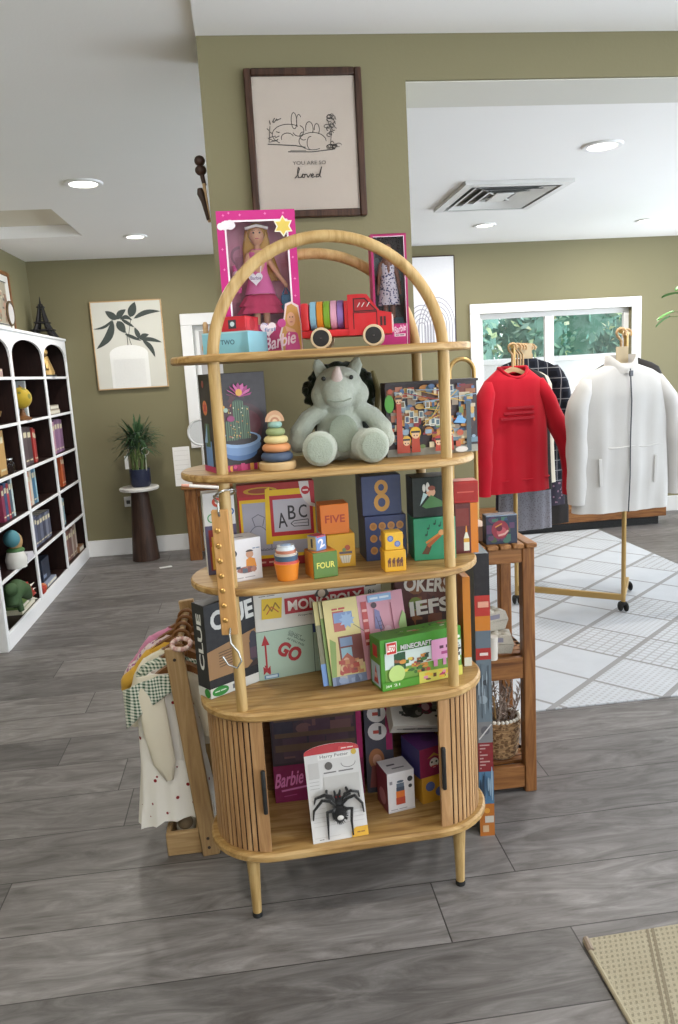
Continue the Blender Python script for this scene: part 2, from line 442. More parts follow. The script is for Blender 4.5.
# ================================================================== the room
CE = 2.52                                   # ceiling height
XL, YF, YN = -1.72, 6.88, 2.56              # left wall, far wall, wall with the opening
def holes_grid(mb, a0, a1, b0, b1, holes, put_cell):
    xs = sorted({a0, a1, *[h[0] for h in holes], *[h[1] for h in holes]}); zs = sorted({b0, b1, *[h[2] for h in holes], *[h[3] for h in holes]})
    for i in range(len(xs) - 1):
        for j in range(len(zs) - 1):
            cx, cz = (xs[i] + xs[i + 1]) / 2, (zs[j] + zs[j + 1]) / 2
            if any(h[0] < cx < h[1] and h[2] < cz < h[3] for h in holes): continue
            put_cell(xs[i], xs[i + 1], zs[j], zs[j + 1])
mb = MB(); mb.box(XL - .12, 5.2, -2.0, 7.0, -.06, 0, M['floor']); struct('floor', mb)
mb = MB(); holes_grid(mb, XL - .12, 5.2, -2.0, 7.0, [(-1.68, -1.05, 4.93, 5.83)], lambda a, b, c, d: mb.box(a, b, c, d, CE, CE + .08, M['ceil']))
struct('ceiling', mb)
mb = MB(); mb.box(-1.72, -1.0, 4.9, 5.9, CE + .08, CE + .12, m_paintwall('cream_hatch_paint', 'd9d3c2', .05)); struct('trim_1', mb)['label'] = 'recessed ceiling hatch panel'
mb = MB(); mb.box(-.07, 5.2, -2.0, YN - .002, CE - .014, CE, M['ceil']); struct('trim_2', mb)
W1 = (2.105, 3.53, 1.22, 1.918); W2 = (-.415, .30, 1.0, 1.945)
mb = MB(); holes_grid(mb, XL, 4.72, 0, CE, [W1, W2], lambda a, b, c, d: mb.box(a, b, YF, YF + .12, c, d, M['wall'])); struct('wall_far', mb)
mb = MB(); mb.box(XL - .12, XL, -2.0, YF + .12, 0, CE, M['wall']); struct('wall_left', mb)
mb = MB(); holes_grid(mb, YN, YF, 0, CE, [(3.0, 6.6, .2, 2.35)], lambda a, b, c, d: mb.box(4.6, 4.72, a, b, c, d, M['wall'])); struct('wall_right', mb)
mb = MB(); mb.box(-.068, .565, YN, YN + .25, 0, CE, M['wall']); mb.box(.565, 4.6, YN, YN + .25, 2.374, CE, M['wall'])
struct('wall_near', mb)
mb = MB(); mb.box(.5655, 4.6, YN + .012, YN + .25, 2.371, 2.3745, m_paintwall('soffit_paint_with_shade', 'd6d5cd', .05)); struct('trim_3', mb)  # header underside, its shade mixed into the paint as a greyer white
mb = MB(); mb.box(XL, 4.6, YF - .016, YF, 0, .145, M['white'], .004, 1); struct('baseboard_far', mb)

def window(name, w, trim, depth=.10, mull=None, low=True):
    x0, x1, z0, z1 = w
    root = bpy.data.objects.new(name, None); COL.objects.link(root); root.location = (0, 0, 0); root['kind'] = 'structure'
    m = MB(); t = trim; y0 = YF - .022
    m.box(x0 - t, x1 + t, y0, YF, z1, z1 + t, M['white'], .004, 1); m.box(x0 - t, x1 + t, y0, YF, z0 - t, z0, M['white'], .004, 1)
    m.box(x0 - t, x0, y0, YF, z0, z1, M['white'], .004, 1); m.box(x1, x1 + t, y0, YF, z0, z1, M['white'], .004, 1)
    m.build('window_frame', root)
    s = MB(); k = .045; ya, yb = YF + .05, YF + .09
    s.box(x0, x1, ya, yb, z1 - k, z1, M['white']); s.box(x0, x1, ya, yb, z0, z0 + k, M['white'])
    s.box(x0, x0 + k, ya, yb, z0 + k, z1 - k, M['white']); s.box(x1 - k, x1, ya, yb, z0 + k, z1 - k, M['white'])
    if mull: s.box(mull[0], mull[1], ya, yb, z0 + k, z1 - k, M['white'])
    s.build('window_sash', root)
    g = MB(); g.box(x0 + k, x1 - k, YF + .066, YF + .072, z0 + k, z1 - k, M['glass']); g.build('pane', root)
    return root
window('window_1', W1, .088, mull=(2.735, 2.815)); window('window_2', W2, .098)

# outside the windows: fence, hedges, a yellow post
mb = MB(); mb.box(-4, 9, 7.05, 16, -.3, -.25, P('b9b7a4', .9)); struct('ground_outside', mb)
for n, (x0, x1) in enumerate(((1.2, 3.25), (3.27, 5.6))):
    mb = MB(); mb.box(x0, x1, 8.6, 8.64, -.25, 1.50, P('f0f2f4', .6), .004, 1); mb.box(x0, x1, 8.57, 8.6, 1.46, 1.52, P('f0f2f4', .6), .004, 1)
    put(mb, 'fence_panel', ('white fence panel outside the window, behind the red sweater' if n == 0 else 'white fence panel outside the window, behind the white jacket'), 'fence', (0, 0, 0), 0, 'fence panels outside')
mb = MB(); mb.lathe([(.035, -.25), (.035, 2.6), (.02, 2.62)], P('d8b23c', .5), 14); put(mb, 'yellow_post', 'yellow post standing outside the window beside the mullion', 'post', (3.58, 9.0, 0))
def bush(x, y, z0, rx, rz, seed, label):
    r = random.Random(seed); th = thing('garden_bush', label, 'bush', (x, y, -.25), 0, 'bushes outside the window')
    st = MB(); st.tube([(0, 0, 0), (.03, .02, z0 + .3)], [.06, .04], P('5b4632', .9)); st.build('stem', th)
    lf = MB()
    for i in range(900):
        a, b = r.uniform(0, 2 * PI), math.acos(r.uniform(-1, 1)); q = r.uniform(.72, 1.05)
        c = Vector((rx * q * math.sin(b) * math.cos(a), rx * .7 * q * math.sin(b) * math.sin(a), z0 + rz + rz * q * math.cos(b)))
        u = Vector((r.uniform(-1, 1), r.uniform(-1, 1), r.uniform(-1, 1))).normalized(); v = u.orthogonal().normalized(); s_ = r.uniform(.05, .1)
        m = M['hedge'] if r.random() < .7 else P(r.choice(['b4cc98', '86b096', 'cfdab4', '9cc4b8']), .8)
        lf.add([c - u * s_, c + v * s_ * .5, c + u * s_, c - v * s_ * .5], [(0, 1, 2, 3)], m)
    lf.build('foliage', th)
    co_ = MB(); co_.ell((0, 0, z0 + rz), (rx * .86, rx * .6, rz * .86), P('6f9c8c', .9), 24, 16); co_.build('inner_leaves', th)
for i, (x, y, z0, rx, rz) in enumerate(((2.55, 9.5, .9, .62, .75), (3.75, 9.9, 1.1, .5, .75), (4.9, 9.5, .9, .55, .72), (3.0, 12.2, 1.2, 1.2, 1.1), (5.75, 12.2, 1.1, 1.2, 1.0))):
    bush(x, y, z0, rx, rz, 30 + i, ['blue green bush outside the window above the red sweater', 'small bush outside the window just behind the yellow post', 'pale leafy bush outside the window behind the white jacket hanger',
                                  'tall bush farther back beyond the fence, between two nearer bushes', 'tall bush farthest along outside the window, past the white jacket'][i])

# ceiling lights and the air vent
LAMPS = [(-.75, 4.34, .10, 'recessed ceiling light near the ceiling hatch, the bigger of the two over the bookcase side'), (-.70, 5.90, .085, 'recessed ceiling light closest to the far wall above the leaf canvas'),
         (1.84, 3.90, .10, 'recessed ceiling light in the back room nearest to the opening'), (1.89, 5.98, .085, 'recessed ceiling light behind the square air vent'), (3.21, 6.03, .085, 'recessed ceiling light above the white jacket near the far wall')]
LAMPS += [(-.85, 1.5, .10, 'added unseen ceiling light over the open floor in front of the bookcase side'), (1.25, 1.5, .10, 'added unseen ceiling light over the floor in front of the slatted stand'), (.30, -.5, .10, 'added unseen ceiling light farthest out in front of the cabinet')]  # unseen fixtures added to light the cabinet steeply from above
for x, y, r, lab in LAMPS:
    t = thing('ceiling_light', lab, 'ceiling light', (x, y, CE if y > 3 or x < -.07 else CE - .014), 0, 'recessed ceiling lights')
    a = MB(); a.lathe([(r * .70, -.004), (r * .74, -.010), (r * .95, -.009), (r, -.003), (r, 0)], M['white'], 36, cap=False); a.build('trim_ring', t)
    a = MB(); a.lathe([(.001, -.0055), (r * .7, -.005), (r * .705, -.001)], M['lamp'], 36, cap=False); a.build('diffuser', t)
    L = bpy.data.lights.new('downlight', 'AREA'); L.shape = 'DISK'; L.size = r * 1.3; L.energy = 16 if y > 3 else 12; L.color = (1, .95, .88)
    lo = bpy.data.objects.new('downlight', L); COL.objects.link(lo); lo.location = (x, y, CE - (.02 if y > 3 or x < 0 else .034))
t = thing('air_vent', 'square white ceiling air vent with stepped louvres over the back room', 'air vent', (1.66, 4.945, CE))
a = MB(); w, d = .325, .385
def ring(mb, w0, d0, z0, w1, d1, z1, m):
    q = [(-w0, -d0, z0), (w0, -d0, z0), (w0, d0, z0), (-w0, d0, z0), (-w1, -d1, z1), (w1, -d1, z1), (w1, d1, z1), (-w1, d1, z1)]
    mb.add(q, [(i, 4 + i, 4 + (i + 1) % 4, (i + 1) % 4) for i in range(4)], m)
wv = P('d9d9d6', .35); gv = P('b2b3b1', .4)
ring(a, w, d, -.001, w, d, -.022, wv); ring(a, w, d, -.022, w - .05, d - .05, -.026, wv); ring(a, w - .05, d - .05, -.026, w - .055, d - .055, -.004, gv); a.build('frame', t)
for i, k in enumerate((.075, .135, .195)):
    a = MB(); ring(a, w - k, d - k, -.026, w - k - .04, d - k - .04, -.008, wv); ring(a, w - k - .04, d - k - .04, -.007, w - k, d - k, -.025, gv); a.build('louvre', t)
a = MB(); a.box(-w + .27, w - .27, -d + .27, d - .27, -.02, -.012, wv, .003, 1)
for s1 in (-1, 1):
    a.bar((s1 * .28, -.33, -.006), (0, 0, -.012), .012, .006, wv, 0); a.bar((s1 * .28, .33, -.006), (0, 0, -.012), .012, .006, wv, 0)
a.build('core_panel', t); a = MB(); a.box(-w + .03, w - .03, -d + .03, d - .03, -.0035, -.001, P('8a8b8a', .6)); a.build('duct_plate', t)

# ------------------------------------------------------------------ pictures
def picture(name, label, x0, x1, z0, z1, y, fw, fm, depth, paper, face=.55):
    t = thing(name, label, 'picture', ((x0 + x1) / 2, y, z0)); w, h = x1 - x0, z1 - z0
    f = MB(); d = depth
    f.box(-w / 2, -w / 2 + fw, -d, 0, 0, h, fm, .003, 1); f.box(w / 2 - fw, w / 2, -d, 0, 0, h, fm, .003, 1)
    f.box(-w / 2 + fw, w / 2 - fw, -d, 0, 0, fw, fm, .003, 1); f.box(-w / 2 + fw, w / 2 - fw, -d, 0, h - fw, h, fm, .003, 1); f.build('frame', t)
    p = MB(); iw, ih = w - 2 * fw, h - 2 * fw
    p.box(-iw / 2, iw / 2, -d * face, -.003, fw, h - fw, paper)
    return t, p, Fr(p, (-iw / 2, -d * face, fw), (1, 0, 0), (0, 0, 1), iw, ih)
t, p, fr = picture('framed_print', 'dark framed rabbit drawing hanging high on the olive pillar', .064, .423, 1.976, 2.408, YN, .022, M['frame'], .024, P('cdc1b5', .6))
fr0 = fr; fr = Fr(p, (-.315 * .61 - .004, -.0132, .022 + .006), (1, 0, 0), (0, 0, 1), .315 * 1.22, .388); ink = P('4e4a46', .7); ink2 = P('88827b', .7)
def loop(cx, cy, rx, ry, a0=0, a1=360, w=.0022, m=ink): fr.arc(cx, cy, rx, ry, math.radians(a0), math.radians(a1), w, m, 18)
loop(.37, .56, .13, .075, 60, 235); loop(.36, .535, .05, .035, 20, 200); loop(.42, .66, .022, .06, 0, 360); loop(.46, .65, .02, .055, 40, 220); loop(.45, .585, .045, .04, 200, 430)
loop(.56, .505, .11, .065, 0, 300); loop(.545, .49, .03, .05, 80, 260); loop(.54, .60, .03, .05, -40, 200); loop(.60, .595, .02, .04, -60, 190); loop(.49, .545, .03, .03, 90, 300)
fr.line([(.2, .49), (.42, .475), (.5, .46)], .003, ink); fr.line([(.36, .43), (.55, .425), (.72, .44)], .003, ink); fr.line([(.38, .435), (.5, .432)], .005, ink2)
rr = random.Random(3)
for i in range(16):
    x = .19 + .1 * rr.random(); y = .5 + .17 * rr.random(); fr.line([(x, y), (x + rr.uniform(-.05, .05), y + rr.uniform(-.01, .03))], .0024, ink)
for i in range(22):
    x = .68 + .09 * rr.random(); y = .45 + .24 * rr.random(); fr.arc(x, y, .02 * rr.random() + .008, .014, 0, 5, .002, ink, 8)
fr.line([(.7, .45), (.715, .56), (.69, .66)], .002, ink); fr.line([(.21, .5), (.225, .62)], .002, ink)
fr0.l = fr.l; fr = fr0; fr.text('YOU ARE SO', .35, .345, .68, .372, P('6b6660', .7), bold=.005)
def script(fr, pts, w, m):
    for s_ in pts: fr.line([(x * 1.12 - .105, y) for x, y in s_], w, m)
script(fr, [[(.42, .245), (.445, .27), (.465, .315), (.455, .325), (.445, .29), (.45, .248), (.475, .25)], [(.475, .25), (.49, .275), (.51, .27), (.50, .246), (.483, .252), (.49, .272), (.525, .272)],
            [(.525, .272), (.535, .247), (.56, .275)], [(.56, .255), (.585, .265), (.578, .275), (.565, .265), (.572, .246), (.60, .255)], [(.63, .27), (.612, .268), (.607, .248), (.63, .252), (.66, .325), (.64, .26), (.65, .246)]], .0026, P('3a3532', .7))
p.build('print', t)
gl = MB(); gl.box(-.155, .155, -.017, -.0155, .024, .408, M['glass']); gl.build('glass_pane', t)

t, p, fr = picture('canvas_print', 'canvas of dark leaves in a white arched vase on the far wall', -1.243, -.655, 1.443, 2.175, YF, .010, M['hanger'], .035, M['canvas'], .93)
vz = P('efefeb', .8); vl = P('e0e0dc', .8); dk = P('3d4541', .7)
fr.poly([(.2, 0)] + [(.48 + .28 * math.cos(PI - PI * k / 16), .40 + .10 * math.sin(PI * k / 16) + (0)) for k in range(17)] + [(.76, 0)], vz)
for i in range(26):
    y = .015 + i * .0125; fr.line([(.24 + .02 * k, y + .004 * (k % 2)) for k in range(24)], .003, vl)
def blade(x0, y0, x1, y1, w, bend=0.0):
    n = 9; L = []; R = []; dx, dy = x1 - x0, (y1 - y0) * 1.25; l = math.hypot(dx, dy); nx, ny = -dy / l, dx / l
    for i in range(n + 1):
        t_ = i / n; b = math.sin(PI * t_) * bend; h = w * math.sin(PI * min(1, t_ ** .8)) ** .8 if 0 < t_ < 1 else 0
        cx, cy = x0 + (x1 - x0) * t_ + nx * b, y0 + (y1 - y0) * t_ + ny * b / 1.25
        L.append((cx + nx * h, cy + ny * h / 1.25)); R.append((cx - nx * h, cy - ny * h / 1.25))
    fr.poly(L + R[::-1][1:-1], dk)
for b in ((.30, .79, .02, .47, .055, .06), (.30, .8, .0, .70, .02, .04), (.36, .8, .20, .90, .05, 0), (.36, .8, .50, .91, .045, .02), (.36, .78, .46, .64, .06, 0), (.42, .80, .60, .70, .025, 0), (.55, .82, .64, .99, .06, 0), (.60, .80, 1.0, .87, .035, .04),
          (.45, .63, .68, .54, .025, 0), (.66, .57, .60, .70, .035, 0), (.66, .57, .80, .61, .035, .01), (.66, .56, .98, .51, .03, .02), (.70, .55, .86, .34, .035, .03), (.4, .8, .58, .78, .03, .04)): blade(*b)
fr.line([(.48, .5), (.48, .62), (.42, .76)], .006, dk); fr.line([(.53, .5), (.5, .6), (.56, .8)], .005, dk); fr.line([(.48, .62), (.68, .56)], .006, dk)
p.build('print', t)
t, p, fr = picture('canvas_print', 'pale canvas of thin nested rainbow arches above the gold hoop', 1.32, 1.888, 1.66, 2.43, YF, .010, M['dark'], .03, P('dcdce0', .8), .93)
gr = P('8d8c9a', .8)
for cx, cy, n, r0 in ((.70, .02, 6, .07), (.45, .0, 5, .06)):
    for i in range(n):
        r = r0 + i * .045; fr.line([(cx - r, 0), (cx - r, .2 + cy)], .006, gr); fr.arc(cx, .2 + cy, r, r * 1.1, 0, PI, .006, gr, 16); fr.line([(cx + r, 0), (cx + r, .2 + cy)], .006, gr)
p.build('print', t)

# dark ornament on the hidden side of the pillar
t = thing('hanging_ornament', 'dark wooden ornament poking out beside the pillar edge', 'ornament', (-.0685, YN + .05, 1.985))
a = MB(); a.bar((-.006, 0, 0), (-.014, 0, .115), .02, .010, M['hanger'], .002, (1, 0, 0)); a.build('stick', t)
a = MB(); a.tube([(-.008, -.006, .005), (-.019, -.008, .06), (-.026, -.008, .085), (-.027, -.008, .10)], [.006, .008, .012, .008], M['dark']); a.build('spoon', t)
a = MB(); a.tube([(-.012, 0, .11), (-.018, 0, .145)], .007, M['dark']); a.ell((-.020, 0, .155), (.018, .015, .016), M['dark']); a.ell((-.021, 0, .183), (.017, .015, .016), M['dark']); a.build('carved_head', t)

# ------------------------------------------------------------------ bookcase on the left wall
BX0, BX1, BY0, BY1, BT = XL + .004, -1.478, 4.47, 6.868, 1.866
COLS = [BY0, 5.27, 6.085, BY1]; SHZ = [.10, .405, .70, .975, 1.285, 1.575]
t = thing('bookcase', 'tall white bookcase with arched tops and dark insides on the left wall', 'bookcase', (0, 0, 0))
a = MB(); a.box(BX0, BX1, BY0, BY0 + .03, 0, BT, M['casewhite'], .003, 1); a.build('side_panel', t)
a = MB(); a.box(BX0, BX1, BY1 - .03, BY1, 0, BT, M['casewhite'], .003, 1); a.build('side_panel', t)
a = MB(); a.box(BX0, BX1 + .012, BY0 - .006, BY1, BT, BT + .02, M['casewhite'], .004, 1); a.build('top_board', t)
a = MB(); a.box(BX0, BX1, BY0 + .03, BY1 - .03, 0, .085, M['casewhite']); a.build('plinth', t)
a = MB(); a.box(BX0 + .006, BX1 - .014, BY1 - .033, BY1 - .0302, .1, BT - .003, M['interior']); a.build('side_lining', t)
a = MB(); a.box(BX0, BX0 + .006, BY0 + .03, BY1 - .03, .085, BT, M['interior']); a.build('back_panel', t)
for y in COLS[1:3]:
    a = MB(); a.box(BX0 + .006, BX1 - .012, y - .011, y + .011, .1, BT - .002, M['interior']); a.box(BX1 - .012, BX1, y - .021, y + .021, .085, 1.70, M['casewhite'], .002, 1); a.build('divider', t)
for y in (BY0 + .03, BY1 - .05):
    a = MB(); a.box(BX1 - .013, BX1 - .001, y, y + .02, .085, 1.7, M['casewhite'], .002, 1); a.build('face_stile', t)
for z in SHZ:
    a = MB()
    for c0, c1 in zip(COLS, COLS[1:]):
        a.box(BX0 + .006, BX1 - .016, c0 + .012 + (.018 if c0 == BY0 else 0), c1 - .012 - (.018 if c1 == BY1 else 0), z - .016, z, M['interior'])
        a.box(BX1 - .016, BX1 - .002, c0 + .02, c1 - .02, z - .018, z + .001, M['casewhite'], .002, 1)
    a.build('shelf', t)
a = MB()
for c0, c1 in zip(COLS, COLS[1:]):
    e0, e1 = c0 + .02 + (.028 if c0 == BY0 else 0), c1 - .02 - (.028 if c1 == BY1 else 0); n = 20; mid = (e0 + e1) / 2; hw = (e1 - e0) / 2
    L = [(c0, BT)] + [(c0, 1.70)] + [(mid - hw * math.cos(PI * k / n), 1.70 + .125 * math.sin(PI * k / n) ** .8) for k in range(n + 1)] + [(c1, 1.70), (c1, BT)]
    for k in range(1, len(L) - 2):
        (y0, z0), (y1, z1) = L[k], L[k + 1]
        if y1 - y0 < 1e-6: continue
        a.prism([(y0, z0), (y1, z1), (y1, BT), (y0, BT)], 0, .014, M['casewhite'], ((BX1 - .014, 0, 0), (0, 1, 0), (0, 0, 1)))
a.build('arched_fascia', t)

# books and keepsakes: column (0 nearest .. 2), row (0 top .. 5)
CN = ['nearest column', 'middle column', 'far column']; RN = ['arched top shelf', 'second shelf', 'third shelf', 'fourth shelf', 'fifth shelf', 'bottom shelf']
def cell(c, r): return COLS[c] + .028, SHZ[5 - r] + .0012
def book(c, r, f, th, h, col, cname, dep=.13, lean=0, x=None):
    y0, z0 = cell(c, r); h *= 1.17; th *= 1.06; m = MB(); cv = K(col); pg = P('d8d2c2', .8)
    m.box(-dep, 0, 0, th, 0, h, cv, .0012, 1); fr = Fr(m, (0, 0, 0), (0, 1, 0), (0, 0, 1), th, h)
    fr.rect(.15, .72, .85, .86, P('d9cfae', .6)); fr.rect(.15, .1, .85, .14, P('d9cfae', .6))
    mt = Fr(m, (-dep, 0, h), (1, 0, 0), (0, 1, 0), dep, th); mt.rect(.03, .12, .96, .88, pg)
    o = put(m, 'book', f'{cname} book standing on the {RN[r]} of the bookcase, {CN[c]}', 'book', ((-1.522 if x is None else x), y0 + f + (.05 if c < 2 else {3: .05, 4: .10}.get(r, 0)), z0), 0, f'books on the {RN[r]}, {CN[c]}')
    if lean: o.rotation_euler.x = lean
    return o
def row(c, r, f, lst):
    for th, h, col, nm in lst:
        book(c, r, f, th, h, col, nm); f += th * 1.06 + .002
row(0, 0, .50, [(.05, .06, '6f6a75', 'small grey')]); row(0, 0, .575, [(.075, .045, 'b79a94', 'low pinkish')])
row(1, 0, .0, [(.035, .19, '8d5c52', 'red brown'), (.03, .20, 'b08a80', 'dusty pink'), (.035, .18, '70453d', 'dark brown')])
row(1, 1, .0, [(.03, .2, 'c7d0d4', 'pale grey'), (.025, .19, '8497a8', 'slate blue')]); row(1, 1, .31, [(.03, .225, 'd8dcdc', 'tall white')])
row(0, 2, .35, [(.13, .235, 'c29a5c', 'thick tan')])
row(1, 2, .015, [(.09, .225, '54434a', 'dark plum'), (.09, .225, '5c4c50', 'greyish brown'), (.09, .22, '4b3b40', 'very dark brown')]); row(1, 2, .35, [(.035, .21, 'b2342f', 'bright red'), (.03, .2, '93282a', 'deep red')])
row(2, 2, .10, [(.06, .21, '9c4f68', 'raspberry'), (.06, .215, 'c493a8', 'pale pink'), (.08, .225, '8a5f86', 'mauve'), (.08, .225, '9a7398', 'lilac'), (.08, .22, '7c5478', 'purple')])
row(0, 3, .30, [(.05, .19, '8a2c4b', 'crimson'), (.05, .2, '2f4f78', 'navy blue'), (.04, .19, 'b22f3c', 'scarlet'), (.05, .21, '4d5f6e', 'slate grey'), (.03, .21, 'c8d8d6', 'pale mint')])
row(1, 3, .015, [(.06, .205, 'c06d4e', 'burnt orange'), (.05, .2, 'd49a7f', 'salmon'), (.05, .205, 'd9cdbd', 'cream'), (.07, .215, '3f718f', 'teal blue'), (.03, .215, '9ec4d2', 'sky blue')])
row(2, 3, .06, [(.08, .2, '3d2320', 'brown black')]); row(2, 3, .24, [(.05, .215, 'c45a2b', 'vivid orange'), (.05, .21, '8d3a22', 'rust')])
row(1, 4, .05, [(.06, .2, '8b8ea0', 'grey lavender'), (.05, .19, '5d6179', 'dusk blue'), (.07, .175, '4c5061', 'steel'), (.07, .175, '6b6f82', 'pale steel'), (.07, .175, '42465a', 'ink blue'), (.07, .17, '777b8c', 'silver grey'), (.06, .17, '565a6d', 'charcoal blue')])
row(2, 4, .015, [(.04, .19, 'a9c0c4', 'icy blue'), (.035, .19, 'd8dcd8', 'off white'), (.04, .18, '6d8f9b', 'sea blue')])
row(2, 5, .06, [(.09, .21, '7a5148', 'cocoa'), (.09, .21, '85594e', 'chestnut'), (.09, .21, '6d463e', 'russet'), (.05, .2, 'b7a79b', 'beige'), (.07, .21, '8a6a5c', 'tan brown'), (.05, .215, 'c2b3a6', 'ivory')])
def flat_book(c, r, f, w, d, h, z, col, nm):
    y0, z0 = cell(c, r); m = MB(); m.box(-d, 0, 0, w, 0, h, K(col), .0015, 1); fr = Fr(m, (0, 0, 0), (0, 1, 0), (0, 0, 1), w, h); fr.rect(.02, .2, .98, .8, P('dcd6c6', .8))
    put(m, 'book', f'{nm} book lying flat on the {RN[r]} of the bookcase, {CN[c]}', 'book', (-1.50, y0 + f, z0 + z), 0, f'flat books on the {RN[r]}, {CN[c]}')
flat_book(2, 1, .07, .32, .14, .035, 0, 'b3a48e', 'oatmeal'); flat_book(2, 1, .09, .27, .13, .035, .0362, '8f8474', 'grey brown, upper')
flat_book(2, 5, .50, .16, .16, .05, 0, '8a6648', 'light brown'); flat_book(1, 5, .22, .26, .15, .03, 0, '9aa3b8', 'pale blue')
flat_book(0, 5, .38, .3, .16, .03, 0, 'd7d1b2', 'cream'); flat_book(0, 5, .39, .26, .15, .03, .0312, '6d8a4a', 'olive green, upper')
# globe
y0, z0 = cell(1, 1); t = thing('globe', 'small golden globe on a wooden stand in the bookcase', 'globe', (-1.515, y0 + .20, z0), 0); t.scale = (1.1, 1.1, 1.1)
a = MB(); a.lathe([(.05, 0), (.052, .012), (.02, .03), (.012, .06), (.014, .07)], M['brownh'], 20); a.build('stand', t)
a = MB(); a.ell((0, 0, .135), .066, m_speck('old_gold_map', 'b79b2f', '7d7a35', 22, .35, .4)); a.build('ball', t)
a = MB(); a.tube([(.075 * math.cos(q) * 0, .075 * math.cos(q), .135 + .075 * math.sin(q)) for q in [PI * (-.5 + k / 14) for k in range(15)]], .004, M['brass']); a.build('meridian', t)
# figurine and small picture
y0, z0 = cell(2, 0); t = thing('gold_figurine', 'gold seated figurine on the arched top shelf of the bookcase', 'figurine', (-1.53, y0 + .22, z0)); t.scale = (1.2, 1.2, 1.2)
a = MB(); a.tube([(0, 0, 0), (0, 0, .03), (0, .01, .09), (0, .0, .13)], [.05, .055, .032, .022], M['gold'], 14); a.ell((0, -.004, .155), .024, M['gold']); a.tube([(0, .03, .11), (.02, .06, .05), (.02, .03, .02)], [.012, .012, .01], M['gold']); a.tube([(0, -.03, .11), (.02, -.05, .05), (.02, -.02, .03)], [.012, .012, .01], M['gold']); a.build('body', t)
a = MB(); a.lathe([(.065, 0), (.06, .012)], M['black'], 20, cap=True); a.build('plinth', t)
t = thing('photo_frame', 'olive picture in a pale frame behind the gold figurine', 'photo frame', (-1.60, y0 + .34, z0)); t.scale = (1, 1.1, 1.15)
a = MB(); a.box(-.012, 0, 0, .2, 0, .2, P('9a9175', .5), .004, 1); a.build('frame', t); a = MB(); a.box(0, .002, .02, .18, .02, .18, P('6c6b48', .5)); Fr(a, (.002, .02, .02), (0, 1, 0), (0, 0, 1), .16, .16).scatter(5, ['8d8a60', '55563a', 'b1a77c'], 14); a.build('picture', t)
y0, z0 = cell(0, 1); t = thing('gold_bowl', 'small gold footed bowl in the nearest column of the bookcase', 'bowl', (-1.53, y0 + .40, z0))
a = MB(); a.lathe([(.03, 0), (.03, .006), (.012, .015), (.012, .03), (.05, .055), (.06, .085), (.056, .085), (.045, .058), (.004, .036)], M['gold'], 24); a.build('bowl', t); a = MB(); a.ell((0, 0, .085), (.045, .045, .03), P('5b3a22', .6)); a.build('filling', t)
y0, z0 = cell(0, 2); t = thing('glass_jar', 'small clear glass jar beside the thick tan book', 'jar', (-1.52, y0 + .57, z0)); a = MB(); a.lathe([(.03, 0), (.036, .01), (.036, .06), (.024, .075), (.026, .085)], M['glass'], 20); a.build('jar', t); a = MB(); a.lathe([(.028, .086), (.028, .095)], M['steel'], 20); a.build('lid', t)
# toys low in the bookcase
y0, z0 = cell(0, 5); t = thing('dragon_toy', 'green toy dragon with a red mane, low in the bookcase', 'toy', (-1.475, y0 + .15, z0 + .0625)); t.scale = (.84, .9, .84)
a = MB(); a.tube([(0, 0, .07), (-.01, .03, .14), (0, .12, .17), (.01, .22, .13), (.02, .3, .05)], [.045, .065, .07, .06, .03], P('35522a', .7), 14); a.ell((.0, -.01, .2), (.05, .06, .045), P('35522a', .7)); a.tube([(0, .1, .1), (.02, .1, 0)], [.03, .022], P('35522a', .7)); a.tube([(-.05, .2, .1), (-.05, .2, 0)], [.03, .022], P('35522a', .7)); remesh(a.build('body', t), .008)
a = MB()
for k in range(6): a.tube([(.02, .16 + .03 * k, .17 - .022 * k), (.06, .19 + .03 * k, .19 - .025 * k)], [.03, .006], P('a8392c', .7))
a.build('mane', t)
a = MB()
for k in range(4): a.tube([(.02, .27 + .012 * k, .12 - .03 * k), (.05, .36 + .01 * k, .14 - .045 * k)], [.016, .002], P('e4dfd0', .6))
a.build('spikes', t)
y0, z0 = cell(0, 4); t = thing('painted_figure', 'teal and tan painted figure on the bookcase above the dragon toy', 'figurine', (-1.50, y0 + .40, z0))
a = MB(); a.lathe([(.06, 0), (.065, .05), (.05, .1), (.03, .115)], P('d8d6cf', .6), 20); a.build('robe', t); a = MB(); a.ell((0, .02, .16), (.045, .055, .06), P('b99462', .6)); a.build('head', t); a = MB(); a.ell((-.005, -.02, .185), (.05, .05, .055), P('4b8792', .6)); a.build('hair', t); a = MB(); a.ell((0, .01, .105), (.055, .06, .022), P('3f6a35', .6)); a.build('collar', t)
y0, z0 = cell(0, 4); m = MB(); m.prism([(0, 0), (.16, 0), (.14, .04), (.02, .05)], 0, .09, P('d3cfd6', .6), ((-1.56, y0 + .57, z0), (0, 1, 0), (0, 0, 1))); put(m, 'paper_boat', 'white folded paper shape beside the painted figure', 'ornament', (.0, -.04, 0))
y0, z0 = cell(1, 5); t = thing('toy_robot', 'red and orange toy lying in the bookcase beside a pale blue book', 'toy', (-1.51, y0 + .04, z0)); a = MB(); a.box(-.03, .03, 0, .07, .0, .05, P('b83a2a', .5), .008); a.build('body', t); a = MB(); a.ell((0, .09, .03), (.03, .025, .028), P('d07a4b', .5)); a.build('head', t)
m = MB(); m.box(-.15, 0, 0, .2, 0, .16, K('1f2a3f'), .002, 1); Fr(m, (0, 0, 0), (0, 1, 0), (0, 0, 1), .2, .16).rect(.1, .15, .5, .3, K('8d9bb5')); put(m, 'storage_box', 'dark blue box on the bottom shelf of the bookcase', 'box', (-1.53, y0 + .24, z0 + .0315))
